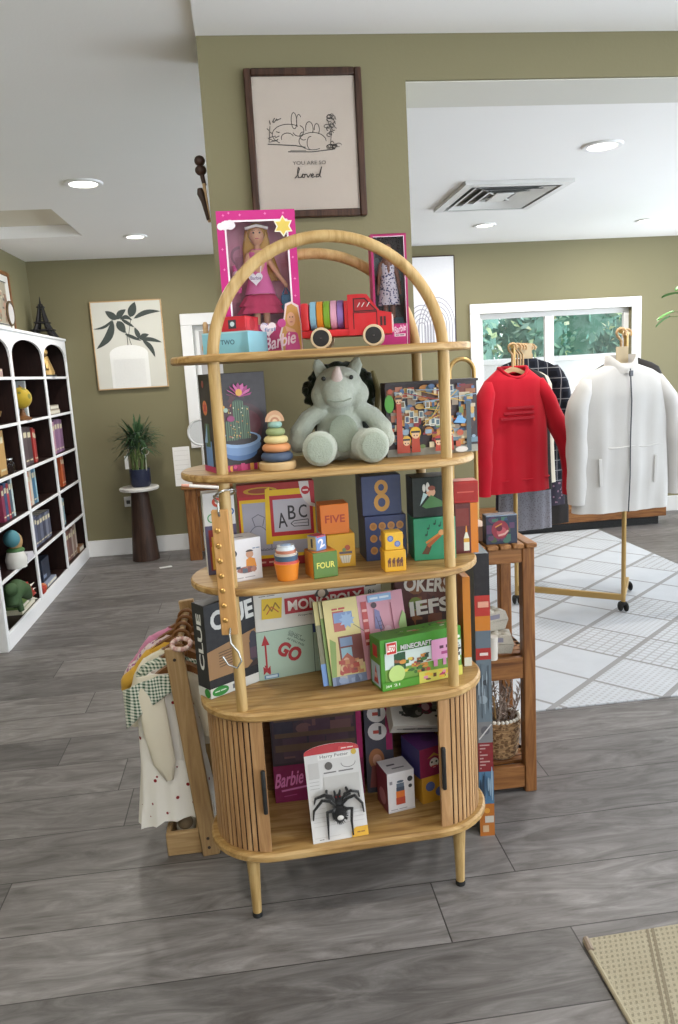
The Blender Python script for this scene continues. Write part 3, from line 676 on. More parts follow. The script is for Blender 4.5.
# on top of the bookcase
t = thing('framed_poster', 'wood framed picture of city houses leaning above the bookcase', 'picture', (XL + .012, 5.45, BT + .026)); t.rotation_euler.y = math.radians(-1.2)
a = MB(); 
for y0_, y1_, z0_, z1_ in ((0, .82, 0, .03), (0, .82, .43, .46), (0, .03, .03, .43), (.79, .82, .03, .43)): a.box(0, .022, y0_, y1_, z0_, z1_, M['brownh'], .003, 1)
a.build('frame', t); a = MB(); a.box(0, .012, .03, .79, .03, .43, P('e2e0da', .6)); fr = Fr(a, (.012, .03, .03), (0, 1, 0), (0, 0, 1), .76, .40); fr.rect(.12, .12, .88, .86, K('aaa08c')); fr.scatter(9, ['8d6f5e', 'c7b69b', '5d5b58', 'b98f7a', '71806c', 'd8cdb5'], 70, .12, .12, .88, .80, .03, .09); fr.line([(.1, .87), (.9, .87)], .008, K('4a4a4c')); fr.line([(.1, .10), (.9, .10)], .008, K('3b3b3e')); a.build('print', t)
t = thing('photo_frame', 'small oval photo frame on a stand above the bookcase', 'photo frame', (-1.58, 5.76, BT + .021))
a = MB(); a.tube([(0, .075 * math.cos(2 * PI * k / 28), .125 + .08 * math.sin(2 * PI * k / 28)) for k in range(28)], .009, P('5e4a30', .35, .5), 8, True); a.build('frame', t)
a = MB(); a.lathe([(.001, 0), (.07, 0), (.07, .004), (.001, .004)], P('c9c6c6', .3), 24); o = a.build('photo', t); o.rotation_euler.y = PI / 2; o.location = (0, 0, .125)
a = MB(); a.lathe([(.045, 0), (.045, .008), (.012, .02), (.01, .045)], P('e0ddd5', .5), 18); a.build('stand', t)
t = thing('tower_statue', 'dark iron lattice tower statue at the far end of the bookcase top', 'statue', (-1.60, 6.70, BT + .0285)); t.scale = (1.1, 1.1, .98)
a = MB(); dm = P('1c1a1d', .5, .3)
for sx in (-1, 1):
    for sy in (-1, 1): a.tube([(sx * .075, sy * .075, 0), (sx * .05, sy * .05, .05), (sx * .033, sy * .033, .1), (sx * .018, sy * .018, .19), (sx * .008, sy * .008, .27)], [.019, .017, .015, .011, .007], dm, 8)
a.build('legs', t)
for z_, w_ in ((.055, .074), (.115, .05), (.24, .026)):
    a = MB(); a.box(-w_, w_, -w_, w_, z_, z_ + .012, dm, .002, 1); a.build('platform', t)
a = MB()
for k in range(9):
    z_ = .125 + k * .014; w_ = .03 - k * .0018; a.tube([(w_, -w_, z_), (w_, w_, z_ + .014)], .003, dm, 6); a.tube([(w_, w_, z_), (w_, -w_, z_ + .014)], .003, dm, 6); a.tube([(w_, -w_, z_), (-w_, -w_, z_ + .014)], .003, dm, 6)
a.build('lattice', t); a = MB(); a.tube([(0, 0, .25), (0, 0, .29), (0, 0, .33)], [.012, .006, .002], dm, 8); a.build('spire', t)

# ------------------------------------------------------------------ plant on its pedestal, desk corner by the window
t = thing('pedestal_table', 'small side table with round white top and dark tapered base', 'side table', (-.958, 6.62, 0))
a = MB(); a.lathe([(.115, 0), (.115, .006), (.072, .59), (.07, .60)], M['dark'], 36); a.build('base', t)
a = MB(); a.lathe([(.10, .60), (.158, .603), (.164, .612), (.164, .624), (.158, .63)], M['marble'], 44); a.build('table_top', t)
t = thing('potted_bamboo', 'bushy lucky bamboo plant in a navy pot on the white pedestal', 'plant', (-.938, 6.62, .6305))
a = MB(); a.lathe([(.07, 0), (.084, .02), (.086, .12), (.088, .15), (.078, .15), (.076, .135)], M['navy'], 30); a.build('pot', t)
a = MB(); a.lathe([(.001, .128), (.076, .13)], M['soil'], 24, cap=False); a.build('soil', t)
a = MB(); r = random.Random(11)
for k in range(16):
    q0 = 2 * PI * k / 16; tw = .9 if k % 2 else -.9
    a.tube([(.058 * math.cos(q0 + tw * s_), .058 * math.sin(q0 + tw * s_), .12 + .30 * s_) for s_ in [i / 7 for i in range(8)]], .0085, M['stalk'], 7)
a.build('stalks', t); a = MB()
for k in range(230):
    q = r.uniform(0, 2 * PI); z_ = r.uniform(.30, .46); e = r.uniform(-.1, 1.2); l = r.uniform(.12, .21); p0 = Vector((.05 * math.cos(q), .05 * math.sin(q), z_)); d = Vector((math.cos(q) * math.cos(e), math.sin(q) * math.cos(e), math.sin(e)))
    side = d.cross(Vector((0, 0, 1))).normalized(); w_ = r.uniform(.006, .011); pts = []
    for i in range(6):
        s_ = i / 5; c = p0 + d * l * s_ + Vector((0, 0, -.10 * s_ * s_ * (1 - math.sin(max(e, 0)) * .7))); ww = w_ * math.sin(PI * (.12 + .88 * s_)) if i < 5 else 0.0005; pts += [c - side * ww + Vector((0, 0, .002)), c + side * ww]
    a.add(pts, [(2 * i, 2 * i + 1, 2 * i + 3, 2 * i + 2) for i in range(5)], M['leaf'])
a.build('foliage', t); a = MB(); a.box(-.105, -.075, -.07, -.068, .16, .27, P('e3e2dc', .6)); a.tube([(-.09, -.068, .27), (-.06, -.05, .33)], .0015, P('cfcdc5', .7), 5); a.build('price_tag', t, 'hanging white paper tag')
a = MB(); a.tube([(.07 + .03 * math.cos(2 * PI * k / 18), -.075, .30 + .03 * math.sin(2 * PI * k / 18)) for k in range(18)], .003, P('d7d3cc', .5), 6, True); a.tube([(.07, -.075, .27), (.065, -.07, .14)], .003, P('d7d3cc', .5), 6); a.build('ring_marker', t, 'clear ring on a stick')
t = thing('wall_outlet', 'white electrical outlet low on the far wall behind the pedestal', 'outlet', (-1.10, YF - .0005, .47)); a = MB(); a.box(-.035, .035, -.006, 0, -.045, .045, P('d6d6d2', .4), .002, 1); a.build('cover_plate', t); a = MB(); a.box(-.016, .016, -.009, -.006, -.02, .012, P('3c3d3b', .5), .002, 1); a.build('socket', t)
m = MB(); m.box(-.05, .05, -.02, .02, 0, .0025, P('dcdcd8', .7), .0008, 1); put(m, 'paper_scrap', 'small white scrap of paper on the floor by the pedestal', 'paper', (-.76, 6.26, .0005), .35)
t = thing('console_table', 'brown wooden console table against the far wall below the window', 'table', (-.59, 6.38, 0))
a = MB(); a.box(0, 1.1, 0, .45, .605, .635, M['teakx'], .004, 1); a.build('table_top', t)
for x, y in ((.02, .03), (1.0, .03), (.02, .36), (1.0, .36)):
    a = MB(); a.box(x, x + .10, y, y + .06, 0, .605, M['teak'], .004, 1); a.build('leg', t)
a = MB(); a.box(.12, 1.0, .05, .075, .54, .605, M['teakx'], .002, 1); a.build('apron', t)
m = MB(); m.box(-.068, .068, -.004, .004, 0, .32, P('dcd9d4', .7), .001, 1); fr = Fr(m, (-.068, -.004, 0), (1, 0, 0), (0, 0, 1), .136, .32)
for k in range(7): fr.line([(.1, .9 - k * .12), (.9, .9 - k * .12)], .003, P('c3bfb9', .7))
o = put(m, 'price_list_card', 'tall white paper card standing on the console table', 'card', (-.565, 6.42, .6365), .12); o.rotation_euler.x = math.radians(-5)
t = thing('vanity_mirror', 'round white rimmed mirror on the console table', 'mirror', (-.40, 6.55, .636))
a = MB(); a.lathe([(.06, 0), (.06, .01), (.012, .02), (.01, .31)], P('d0d0cc', .4), 18); a.build('stand', t); a = MB(); a.tube([(.105 * math.cos(2 * PI * k / 30), 0, .42 + .105 * math.sin(2 * PI * k / 30)) for k in range(30)], .009, P('c9cac8', .35), 8, True); a.build('rim', t)
a = MB(); a.lathe([(.001, 0), (.103, 0), (.103, .004), (.001, .004)], P('e9ecec', .12, .6), 30); o = a.build('mirror_glass', t); o.rotation_euler.x = PI / 2; o.location = (0, .003, .42)
m = MB(); m.box(0, .09, 0, .07, 0, .30, K('3a2a26'), .002, 1); fr = Fr(m, (0, 0, 0), (1, 0, 0), (0, 0, 1), .09, .30)
for k in range(4): fr.rect(.05, .12 + .22 * k, .95, .2 + .22 * k, K('cfd4d6'))
put(m, 'striped_box', 'dark box with pale stripes on the console table', 'box', (-.36, 6.40, .6365))

# ================================================================== the arched display cabinet
CX, CYc, CR = .212, 2.1025, math.radians(2.0)
def cab(lx, ly, z=0):                        # cabinet floor plan -> room
    c, s = math.cos(CR), math.sin(CR); return Vector((CX + lx * c - ly * s, CYc + lx * s + ly * c, z))
S1, S2, S3, S4, SB = 1.555, 1.258, .965, .625, .215
cabinet = thing('display_cabinet', 'tall light oak arched display cabinet with ribbed sliding doors, full of toys', 'cabinet', (CX, CYc, 0), CR)
a = MB(); a.slab(stadium(.41, .18), .190, SB, M['oak'], .006); a.build('base_board', cabinet)
a = MB(); a.slab(stadium(.405, .18), .600, S4, M['oak'], .006); a.build('top_board', cabinet)
for z in (S3, S2, S1):
    a = MB(); a.slab(stadium(.402, .178), z - .0195, z, M['oak'], .004); a.build('shelf', cabinet)
for y in (-.1375, .1375):
    a = MB(); R_ = .2915; ps = [(-R_, y, S4), (-R_, y, 1.0), (-R_, y, 1.35), (-R_, y, 1.533)] + [(-R_ * math.cos(PI * k / 40), y, 1.532 + R_ * math.sin(PI * k / 40)) for k in range(1, 40)] + [(R_, y, 1.533), (R_, y, 1.35), (R_, y, 1.0), (R_, y, S4)]
    a.tube(ps, .0148, M['oakz'], 16); a.build('arch_pole', cabinet)
for sx in (-1, 1):
    for sy in (-1, 1):
        a = MB(); a.lathe([(.0125, .012), (.0155, .11), (.0195, .1895)], M['oakz'], 20, (sx * .297, sy * .125, 0)); l = a.build('leg', cabinet)
        a = MB(); a.lathe([(.0135, 0), (.0145, .004), (.0135, .014)], M['rubber'], 20, (sx * .297, sy * .125, 0)); a.build('foot_cap', l)
# ribbed doors that follow the rounded ends
def door(sg):
    r = .166; c = .405 - .18; xe = -.244 if sg < 0 else .238
    pts = []
    x0 = abs(xe); flat0 = c - x0
    L = PI * r + .10 + flat0; n = 400
    def at(d):
        if d < flat0 or flat0 < 0 and False: return (x0 + d, -r, 1, 0, 0)
        q = (d - flat0) / r
        if q <= PI: return (c + r * math.sin(q), -r * math.cos(q), math.cos(q), math.sin(q), q)
        return (c - (q - PI) * r, r, -1, 0, q)
    mb = MB(); z0, z1 = SB + .0015, .5985
    def slat(d0, d1, m, th):
        k = 3; vs = []; fs = []
        for i in range(k + 1):
            x, y, tx, ty, _ = at(d0 + (d1 - d0) * i / k); nx, ny = ty, -tx
            b = -.0006 if i in (0, k) else 0
            vs += [(sg * (x + nx * b), y + ny * b, z0), (sg * (x + nx * b), y + ny * b, z1), (sg * (x - nx * th), y - ny * th, z0), (sg * (x - nx * th), y - ny * th, z1)]
        for i in range(k):
            o = 4 * i; fs += [(o, o + 4, o + 5, o + 1), (o + 2, o + 3, o + 7, o + 6), (o + 1, o + 5, o + 7, o + 3), (o, o + 2, o + 6, o + 4)]
        fs += [(0, 1, 3, 2), (4 * k, 4 * k + 2, 4 * k + 3, 4 * k + 1)]
        if sg < 0: fs = [f[::-1] for f in fs]
        mb.add(vs, fs, m)
    d = 0; slat(d, d + .034, M['slat'], .012); d += .034
    while d < L: 
        slat(d + .0048, d + .0168, M['slat'], .0075); d += .0168
    # dark cloth backing behind the slats
    vs = []; fs = []; k = 44
    for i in range(k + 1):
        x, y, tx, ty, _ = at(.002 + (L - .002) * i / k); nx, ny = ty, -tx
        vs += [(sg * (x - nx * .0028), y - ny * .0028, z0), (sg * (x - nx * .0028), y - ny * .0028, z1)]
    for i in range(k): fs.append((2 * i, 2 * i + 2, 2 * i + 3, 2 * i + 1))
    mb.add(vs, fs, P('2a1408', .9, 0, .1))
    o = mb.build('sliding_door', cabinet)
    h = MB(); xx = sg * (x0 + .008); h.box(xx - .006, xx + .006, -r - .012, -r + .001, .335, .462, M['black'], .004, 2); h.build('handle', o)
door(-1); door(1)
a = MB(); a.box(-.235, .235, .158, .170, SB + .001, .599, m_wood('cabinet_back_board', '5f452b', '76573a', '846446', 'X'), 0); a.build('back_panel', cabinet)

def on(lx_world, y_world): return lx_world, y_world

# ------------------------------------------------------------------ top shelf
MAG, MAGD, PINK = 'c4107c', '8c1550', 'e89ac4'
def fig(body_m, parts, vox): pass
# big doll box
t = thing('doll_box', 'big pink window box holding a blond doll in a pink dress, on the top shelf', 'doll box', (.059, 2.13, S1 + .0005), math.radians(1))
w, d, h = .205, .075, .366
a = MB(); mg = K(MAG)
a.box(-w / 2, w / 2, d - .003, d, 0, h, mg); a.box(-w / 2, -w / 2 + .002, 0, d - .003, 0, h, mg); a.box(w / 2 - .002, w / 2, 0, d - .003, 0, h, mg); a.box(-w / 2 + .002, w / 2 - .002, 0, d - .003, 0, .002, mg); a.box(-w / 2 + .002, w / 2 - .002, 0, d - .003, h - .002, h, mg)
fl, fb = .022, .026
a.box(-w / 2 + .002, -w / 2 + fl, 0, .0015, .002, h - .002, mg); a.box(w / 2 - fl, w / 2 - .002, 0, .0015, .002, h - .002, mg); a.box(-w / 2 + fl, w / 2 - fl, 0, .0015, h - fb, h - .002, mg); a.box(-w / 2 + fl, w / 2 - fl, 0, .0015, .002, .075, mg)
fr = Fr(a, (-w / 2, 0, 0), (1, 0, 0), (0, 0, 1), w, h)
wl = K('f2e6ee'); x0, x1, z0, z1 = fl / w, 1 - fl / w, .075 / h, 1 - fb / h
fr.line([(x0, .06), (x0, z1), (x1, z1), (x1, .3)], .0045, wl)
for cx, cy in ((.12, .92), (.09, .97), (.16, .985), (.3, .97), (.62, .975), (.85, .975), (.05, .74), (.055, .6), (.94, .67), (.95, .52), (.94, .4)): fr.star(cx, cy, .02, K('ef86c0'), 4, .35)
for i, (cx, cy, r_) in enumerate(((.10, .90, .055), (.17, .905, .06), (.05, .895, .045), (.2, .9, .035))): fr.ell(cx, cy, r_, K('e9e3e8'))
fr.star(.84, .885, .135, K('f3ecd5'), 6, .62); fr.star(.84, .885, .11, K('e6c95a'), 6, .6)
fr.rect(.42, 0, .995, .205, K('b01a63'))
fr.poly([(.72, 0), (.70, .12), (.76, .22), (.80, .345), (.88, .36), (.97, .33), (.995, .2), (.995, 0)], K('f0dfe4')); fr.poly([(.74, 0), (.725, .12), (.78, .22), (.82, .33), (.88, .345), (.955, .315), (.985, .2), (.985, 0)], K('d3a35a'))
fr.ell(.865, .235, .055, K('e6b693'), .05); fr.poly([(.76, .0), (.79, .13), (.86, .17), (.94, .13), (.97, 0)], K('cf4f93')); fr.ell(.74, .21, .055, K('d0499c')); fr.poly([(.78, .19), (.9, .16), (.92, .14), (.8, .15)], K('e6b693'))
fr.ell(.85, .25, .008, K('4a3430')); fr.ell(.885, .25, .008, K('4a3430')); fr.line([(.85, .215), (.88, .215)], .0018, K('b04560'))
fr.heart(.56, .175, .105, K('f3e8ef')); fr.text('my', .49, .195, .56, .215, K('7a6fb0')); fr.text('first', .51, .155, .66, .185, K('5d7fc0'), .1, .2)
fr.text('Barbie', .5, .04, .92, .13, K('f6dcea'), .22, .35, .02)
a.build('package', t)
a = MB(); b_ = Fr(a, (-w / 2 + .002, d - .0035, .002), (1, 0, 0), (0, 0, 1), w - .004, h - .004); b_.rect(0, 0, 1, 1, K('d08ba6')); b_.ell(.27, .72, .13, K('a87c90')); b_.ell(.27, .715, .1, K('c88aa4')); b_.scatter(4, ['c98299', 'd898b2', 'bd7f98'], 22, .1, .2, .9, .9, .05, .16); a.build('backing_card', t)
dl = MB(); sk = M['skin']
dl.ell((0, .038, .282), (.0205, .021, .026), sk); dl.tube([(0, .04, .262), (0, .04, .24)], [.008, .009], sk)
dl.tube([(0, .04, .243), (0, .04, .20), (0, .04, .165), (0, .04, .13)], [.022, .021, .017, .025], sk, 14); 
for s_ in (-1, 1):
    dl.tube([(s_ * .022, .04, .236), (s_ * .034, .037, .205), (s_ * .052, .03, .175), (s_ * .066, .024, .155)], [.009, .0075, .0065, .006], sk); dl.ell((s_ * .070, .023, .149), (.006, .005, .008), sk, 10, 8)
    dl.tube([(s_ * .012, .04, .13), (s_ * .013, .038, .07), (s_ * .013, .04, .014)], [.013, .010, .0075], sk); dl.ell((s_ * .013, .034, .0115), (.008, .014, .0065), sk, 10, 8)
doll = dl.build('doll', t); doll.location.z = .028; remesh(doll, .0028, 3); doll['label'] = 'blond doll'
a = MB(); hm = M['blonde']
a.ell((0, .043, .289), (.0245, .022, .026), hm)
for k in range(14):
    x = -.03 + k * .0045; a.tube([(x * .7, .045, .295), (x, .055, .25), (x * 1.3 + .008, .06, .2), (x * 1.5 + .02, .055, .165)], [.009, .009, .008, .003], hm, 7)
a.build('hair', doll)
a = MB(); a.lathe([(.018, .245), (.026, .235), (.023, .205), (.0235, .185), (.034, .155), (.042, .128)], P('dd6ba8', .6), 26, (0, .04, 0), 1, .8, False); a.build('dress', doll)
a = MB()
for z_, r0, r1 in ((.128, .040, .058), (.108, .045, .064)):
    n = 48; vs = []; fs = []
    for j in range(5):
        q = j / 4
        for k in range(n):
            an = 2 * PI * k / n; rr_ = r0 + (r1 - r0) * q + .004 * q * math.sin(an * 12); vs.append((rr_ * math.cos(an), .04 + rr_ * .48 * math.sin(an), z_ - .03 * q))
    for j in range(4):
        for k in range(n): fs.append((j * n + k, j * n + (k + 1) % n, (j + 1) * n + (k + 1) % n, (j + 1) * n + k))
    a.add(vs, fs, P('c62f63', .6))
a.build('ruffle_skirt', doll)
a = MB(); a.ell((.013, .03, .0105), (.0095, .016, .009), P('c9317e', .3), 12, 8); a.ell((-.013, .03, .0105), (.0095, .016, .009), P('c9317e', .3), 12, 8); a.build('shoes', doll)
a = MB(); fr = Fr(a, (-.0205, .016, .262), (1, 0, 0), (0, 0, 1), .041, .05); fr.ell(.3, .45, .06, K('3a2a2a')); fr.ell(.7, .45, .06, K('3a2a2a')); fr.line([(.4, .16), (.6, .16)], .002, K('b83a5e')); fr.line([(.2, .57), (.4, .58)], .0012, K('7a5432')); fr.line([(.6, .58), (.8, .57)], .0012, K('7a5432')); a.build('face_paint', doll)
a = MB(); a.tube([(-.03, .02, .268 + .028), (0, .016, .303), (.03, .02, .296)], .004, P('ece4e4', .5)); a.build('headband', doll)
a = MB(); fr = Fr(a, (-.03, .006, .145), (1, 0, 0), (0, 0, 1), .045, .045); fr.heart(.42, .5, .42, P('ece6ee', .5)); fr.text('Barbie', .12, .42, .75, .62, K('7a4a86')); fr.line([(.7, .7), (.9, 2.0)], .002, P('e6e2ee', .4)); a.build('heart_tag', doll)
a = MB(); a.box(.055, .083, .03, .045, .105, .155, P('2f6f9c', .4), .006); a.tube([(.06, .038, .155), (.069, .038, .175), (.078, .038, .155)], .003, P('2f6f9c', .4)); a.build('blue_handbag', t)
a = MB(); a.tube([(-.06, .05, .165), (-.058, .045, .20), (-.066, .05, .235)], [.012, .011, .004], P('d85a9a', .6)); a.ell((-.06, .045, .21), .012, P('e9c9d6', .6)); a.build('pink_pony', t)
a = MB(); a.box(-.07, -.045, .02, .05, .085, .105, P('2a3a5c', .4), .005); a.build('blue_shoe', t)
a = MB(); a.box(-w / 2 + fl, w / 2 - fl, .0018, .0022, .076, h - fb, M['glass']); a.build('window', t)

# two-cube and red cube
mb, f, l, r_, tp = card(.128, .125, .055, K('86c3d3'))
f.text('TWO', .40, .42, .70, .64, K('33566b')); f.rect(0, .93, 1, 1, K('a3d2de'))
o = put(mb, 'stacking_cube', 'pale blue stacking cube with a number word, below a red one on the top shelf', 'cube', (-.043, 2.018, S1 + .0005), math.radians(-24), 'stacking cubes on the top shelf')
mb, f, l, r_, tp = card(.068, .085, .038, K('c5202e'))
f.rect(.3, .2, .62, .78, K('33323a')); f.ell(.46, .5, .09, K('c9d2d4')); r_.rect(.1, .1, .9, .9, K('d63540')); r_.ell(.5, .5, .2, K('b2202c')); tp.rect(.02, .02, .98, .98, K('eadad6'))
put(mb, 'stacking_cube', 'red stacking cube with a dark picture, sitting on the pale blue cube', 'cube', (-.020, 2.040, S1 + .0562), math.radians(-24), 'stacking cubes on the top shelf')

# upright dowel by the arch
mb = MB(); mb.lathe([(.0065, 0), (.007, .002), (.007, .082), (.005, .088), (.001, .0895)], M['hanger'], 18); mb.ell((-.006, 0, .022), (.008, .008, .014), M['hanger'], 14, 10)
put(mb, 'wooden_dowel', 'small upright wooden dowel beside the pale blue cube on the top shelf', 'dowel', (-.094, 2.125, S1 + .0005))
# wooden truck
t = thing('toy_truck', 'red wooden toy truck loaded with coloured rings on the top shelf', 'toy truck', (.284, 2.06, S1 + .0005), math.radians(-11))
red = P('c81e26', .35); red2 = P('a31820', .4); dkr = P('3a1013', .5)
a = MB(); a.box(-.125, .085, -.04, .04, .03, .048, red, .003); a.box(-.125, -.105, -.04, .04, .048, .118, red, .005); a.box(-.013, -.002, -.04, .04, .048, .118, red, .002); a.build('chassis', t)
a = MB(); a.prism([(-.003, .03), (.108, .03), (.108, .082), (.078, .088), (.047, .130), (.036, .132), (-.003, .132)], -.043, .043, red); fr = Fr(a, (0, -.043, .03), (1, 0, 0), (0, 0, 1), .11, .10)
fr.poly([(.1, .58), (.1, .92), (.38, .92), (.66, .58)], dkr); fr.poly([(.13, .61), (.13, .89), (.36, .89), (.60, .61)], red2); fr.line([(.1, .16), (.1, .56), (.64, .56), (.64, .16)], .0022, dkr); fr.line([(.74, .22), (.74, .42)], .006, dkr); fr.line([(.82, .22), (.82, .42)], .006, dkr)
for x in (.2, .3, .42): fr.line([(x, .7), (x + .06, .8)], .002, K('d8d0d0'))
a.build('cab', t); a = MB(); f2 = Fr(a, (.1085, -.043, .03), (0, 1, 0), (0, 0, 1), .086, .052); a.box(.106, .112, -.04, .04, .036, .078, P('e3cfc9', .5), .002, 1); f2 = Fr(a, (.112, -.043, .03), (0, 1, 0), (0, 0, 1), .086, .052)
for k in range(4): f2.line([(.15, .25 + k * .17), (.85, .25 + k * .17)], .003, red2)
f2.ell(.2, .5, .09, K('c9b24f')); f2.ell(.8, .5, .09, K('c9b24f')); a.build('grille', t)
for i, (c_, nm) in enumerate((('86b7cc', 'pale blue ring'), ('e08a1e', 'orange ring'), ('7ea82c', 'green ring'), ('e3a6bf', 'pink ring'), ('8c6bb0', 'purple ring'))):
    a = MB(); x = -.1035 + i * .0178; rr_ = .0375
    prof = [(rr_ - .003, 0), (rr_, .002), (rr_, .0155), (rr_ - .003, .0174)]; vs = []; fs = []; n = 32
    for q_, z_ in prof:
        for k in range(n): an = 2 * PI * k / n; vs.append((x + z_, q_ * math.cos(an), .0855 + q_ * math.sin(an)))
    for j in range(3):
        for k in range(n): fs.append((j * n + k, (j + 1) * n + k, (j + 1) * n + (k + 1) % n, j * n + (k + 1) % n))
    fs.append(tuple(range(n))); fs.append(tuple(3 * n + k for k in range(n - 1, -1, -1))); a.add(vs, fs, P(c_, .45)); a.build('ring', t, nm)
for x in (-.075, .06):
    for y, s_ in ((-.052, -1), (.038, 1)):
        a = MB(); n = 30; prof = [(.018, .0), (.026, .0), (.0275, .003), (.0275, .012), (.026, .014), (.012, .014)]; vs = []; fs = []
        for q_, z_ in prof:
            for k in range(n): an = 2 * PI * k / n; vs.append((x + q_ * math.cos(an), y + z_, .0275 + q_ * math.sin(an)))
        for j in range(5):
            for k in range(n): fs.append((j * n + k, (j + 1) * n + k, (j + 1) * n + (k + 1) % n, j * n + (k + 1) % n))
        fs.append(tuple(5 * n + k for k in range(n))); a.add(vs, fs, P('d9c3a0', .5)); wo = a.build('wheel', t)
        a = MB(); Fr(a, (x - .02, y + .0002, .0075), (1, 0, 0), (0, 0, 1), .04, .04).ell(.5, .5, .53, M['blackm'], n=26); a.lathe([(.003, 0), (.003, .003)], P('4a4040'), 10, (x, y, .026)); a.build('hubcap', wo)

# second doll box
t = thing('doll_box', 'slim pink window box with a dark haired doll in a speckled dress', 'doll box', (.413, 2.16, S1 + .0005), math.radians(-2))
w, d, h = .097, .06, .300; mg = K('a3155c')
a = MB(); a.box(-w / 2, w / 2, d - .003, d, 0, h, mg); a.box(-w / 2, -w / 2 + .002, 0, d - .003, 0, h, mg); a.box(w / 2 - .002, w / 2, 0, d - .003, 0, h, mg); a.box(-w / 2 + .002, w / 2 - .002, 0, d - .003, 0, .002, mg); a.box(-w / 2 + .002, w / 2 - .002, 0, d - .003, h - .002, h, mg)
a.box(-w / 2 + .002, -w / 2 + .006, 0, .0012, .002, h, mg); a.box(w / 2 - .007, w / 2 - .002, 0, .0012, .002, h, mg); a.box(-w / 2 + .006, w / 2 - .007, 0, .0012, h - .008, h, mg); a.box(-w / 2 + .006, w / 2 - .007, 0, .0012, .002, .062, mg)
fr = Fr(a, (-w / 2, 0, 0), (1, 0, 0), (0, 0, 1), w, h); fr.line([(.07, .975), (.93, .975), (.93, .02)], .0016, K('e9cfe0')); fr.rect(.08, .02, .9, .195, K('c21f78')); fr.text('Barbie', .56, .13, .9, .19, K('f2d6e6'), .25, .3, .02); fr.rect(.56, .09, .88, .115, K('ecd5e2')); fr.rect(0.6, 0.0988, 0.7008, 0.1062, K('57304a')); fr.rect(0.7200, 0.0988, 0.84, 0.1062, K('57304a'))
a.build('package', t); a = MB(); b_ = Fr(a, (-w / 2 + .002, d - .0035, .002), (1, 0, 0), (0, 0, 1), w - .004, h - .004); b_.rect(0, 0, 1, 1, K('3f4a50')); b_.scatter(8, ['51606a', '37434a', '6a5a64', '57777c', '2d3339'], 24, 0, .2, 1, 1, .1, .3); b_.rect(.1, .2, .95, .27, K('1f6f83')); a.build('backing_card', t)
dl = MB(); sk = M['skin2']; dl.ell((0, .032, .252), (.017, .017, .021), sk); dl.tube([(0, .034, .24), (0, .034, .218), (0, .034, .18), (0, .034, .13)], [.008, .018, .015, .02], sk)
for s_ in (-1, 1):
    dl.tube([(s_ * .018, .034, .215), (s_ * .026, .03, .18), (s_ * .03, .026, .14)], [.007, .006, .005], sk); dl.ell((s_ * .031, .025, .133), (.005, .004, .007), sk, 10, 8)
    dl.tube([(s_ * .009, .034, .13), (s_ * .01, .034, .10), (s_ * .01, .034, .065)], [.011, .008, .006], sk); dl.ell((s_ * .01, .029, .068), (.006, .011, .005), sk, 10, 8)
doll = dl.build('doll', t, 'dark haired doll'); doll.location.z = .014; remesh(doll, .0026, 3)
a = MB(); a.ell((0, .036, .26), (.030, .019, .027), M['hairdark']); r5 = random.Random(5)
for k in range(26):
    q = r5.uniform(0, PI); a.ell((.03 * math.cos(q), .034, .255 + .028 * math.sin(q)), .009, M['hairdark'], 8, 6)
a.build('hair', doll); a = MB(); a.lathe([(.016, .222), (.02, .205), (.0185, .185), (.026, .14), (.031, .10)], m_speck('speckled_dress', 'd9d6e2', '4c4f7c', 160, .4), 24, (0, .033, 0), 1, .75, False); a.build('dress', doll)
a = MB(); a.box(-w / 2 + .006, w / 2 - .007, .0014, .0018, .062, h - .008, M['glass']); a.build('window', t)

# ------------------------------------------------------------------ second shelf
mb, f, l, r_, tp = card(.148, .095, .25, K('211518'), .001)
f.scatter(2, ['2c171c', '3a1b22', '4b1f26', '2a1a20'], 14, .05, .15, .95, .8, .2, .4)
f.rect(0, 0, 1, .065, K('b3205c')); f.scatter(6, ['d84b86', '8e1f4a', 'e5a24a'], 12, 0, .0, 1, .065, .04, .08)
f.ell(.52, .5, .42, K('3d1a20'), .2); f.ell(.55, .48, .33, K('54202a'), .15); pt = K('6d8db8')
f.ell(.47, .19, .30, K('4a6ea0'), .085); f.ell(.47, .26, .38, pt, .105); f.ell(.47, .32, .39, K('88a6cc'), .085); f.ell(.47, .33, .33, K('241a1c'), .062)
rs = random.Random(8)
for cx, w_, y0_, y1_ in ((.58, .085, .33, .64), (.47, .10, .33, .70), (.32, .10, .32, .50)):
    f.rect(cx - w_, y0_, cx + w_, y1_, K('2f4434')); f.ell(cx, y1_, w_, K('33493a'), .03)
    for k in range(5): f.line([(cx - w_ + .02 + k * w_ * .42, y0_), (cx - w_ + .02 + k * w_ * .42, y1_ + .01)], .002, K('5f7a5c'))
for k in range(34): f.ell(rs.uniform(.24, .66), rs.uniform(.34, .68), .011, K(rs.choice(['d8c070', 'c9704a', 'd8d0b4', 'b08a3a'])))
for k in range(9):
    q = PI * (.02 + .96 * k / 8); f.poly([(.5, .755), (.5 + .17 * math.cos(q) - .035, .775 + .10 * math.sin(q)), (.5 + .24 * math.cos(q), .79 + .11 * math.sin(q)), (.5 + .17 * math.cos(q) + .035, .765 + .09 * math.sin(q))], K(['9c2f70', 'c45a94'][k % 2]))
f.ell(.32, .54, .07, K('8a2f62'), .03)
f.ell(.5, .80, .06, K('d8a03c')); f.ell(.20, .66, .03, K('d8a23c')); f.ell(.24, .63, .04, K('9db3a0'))
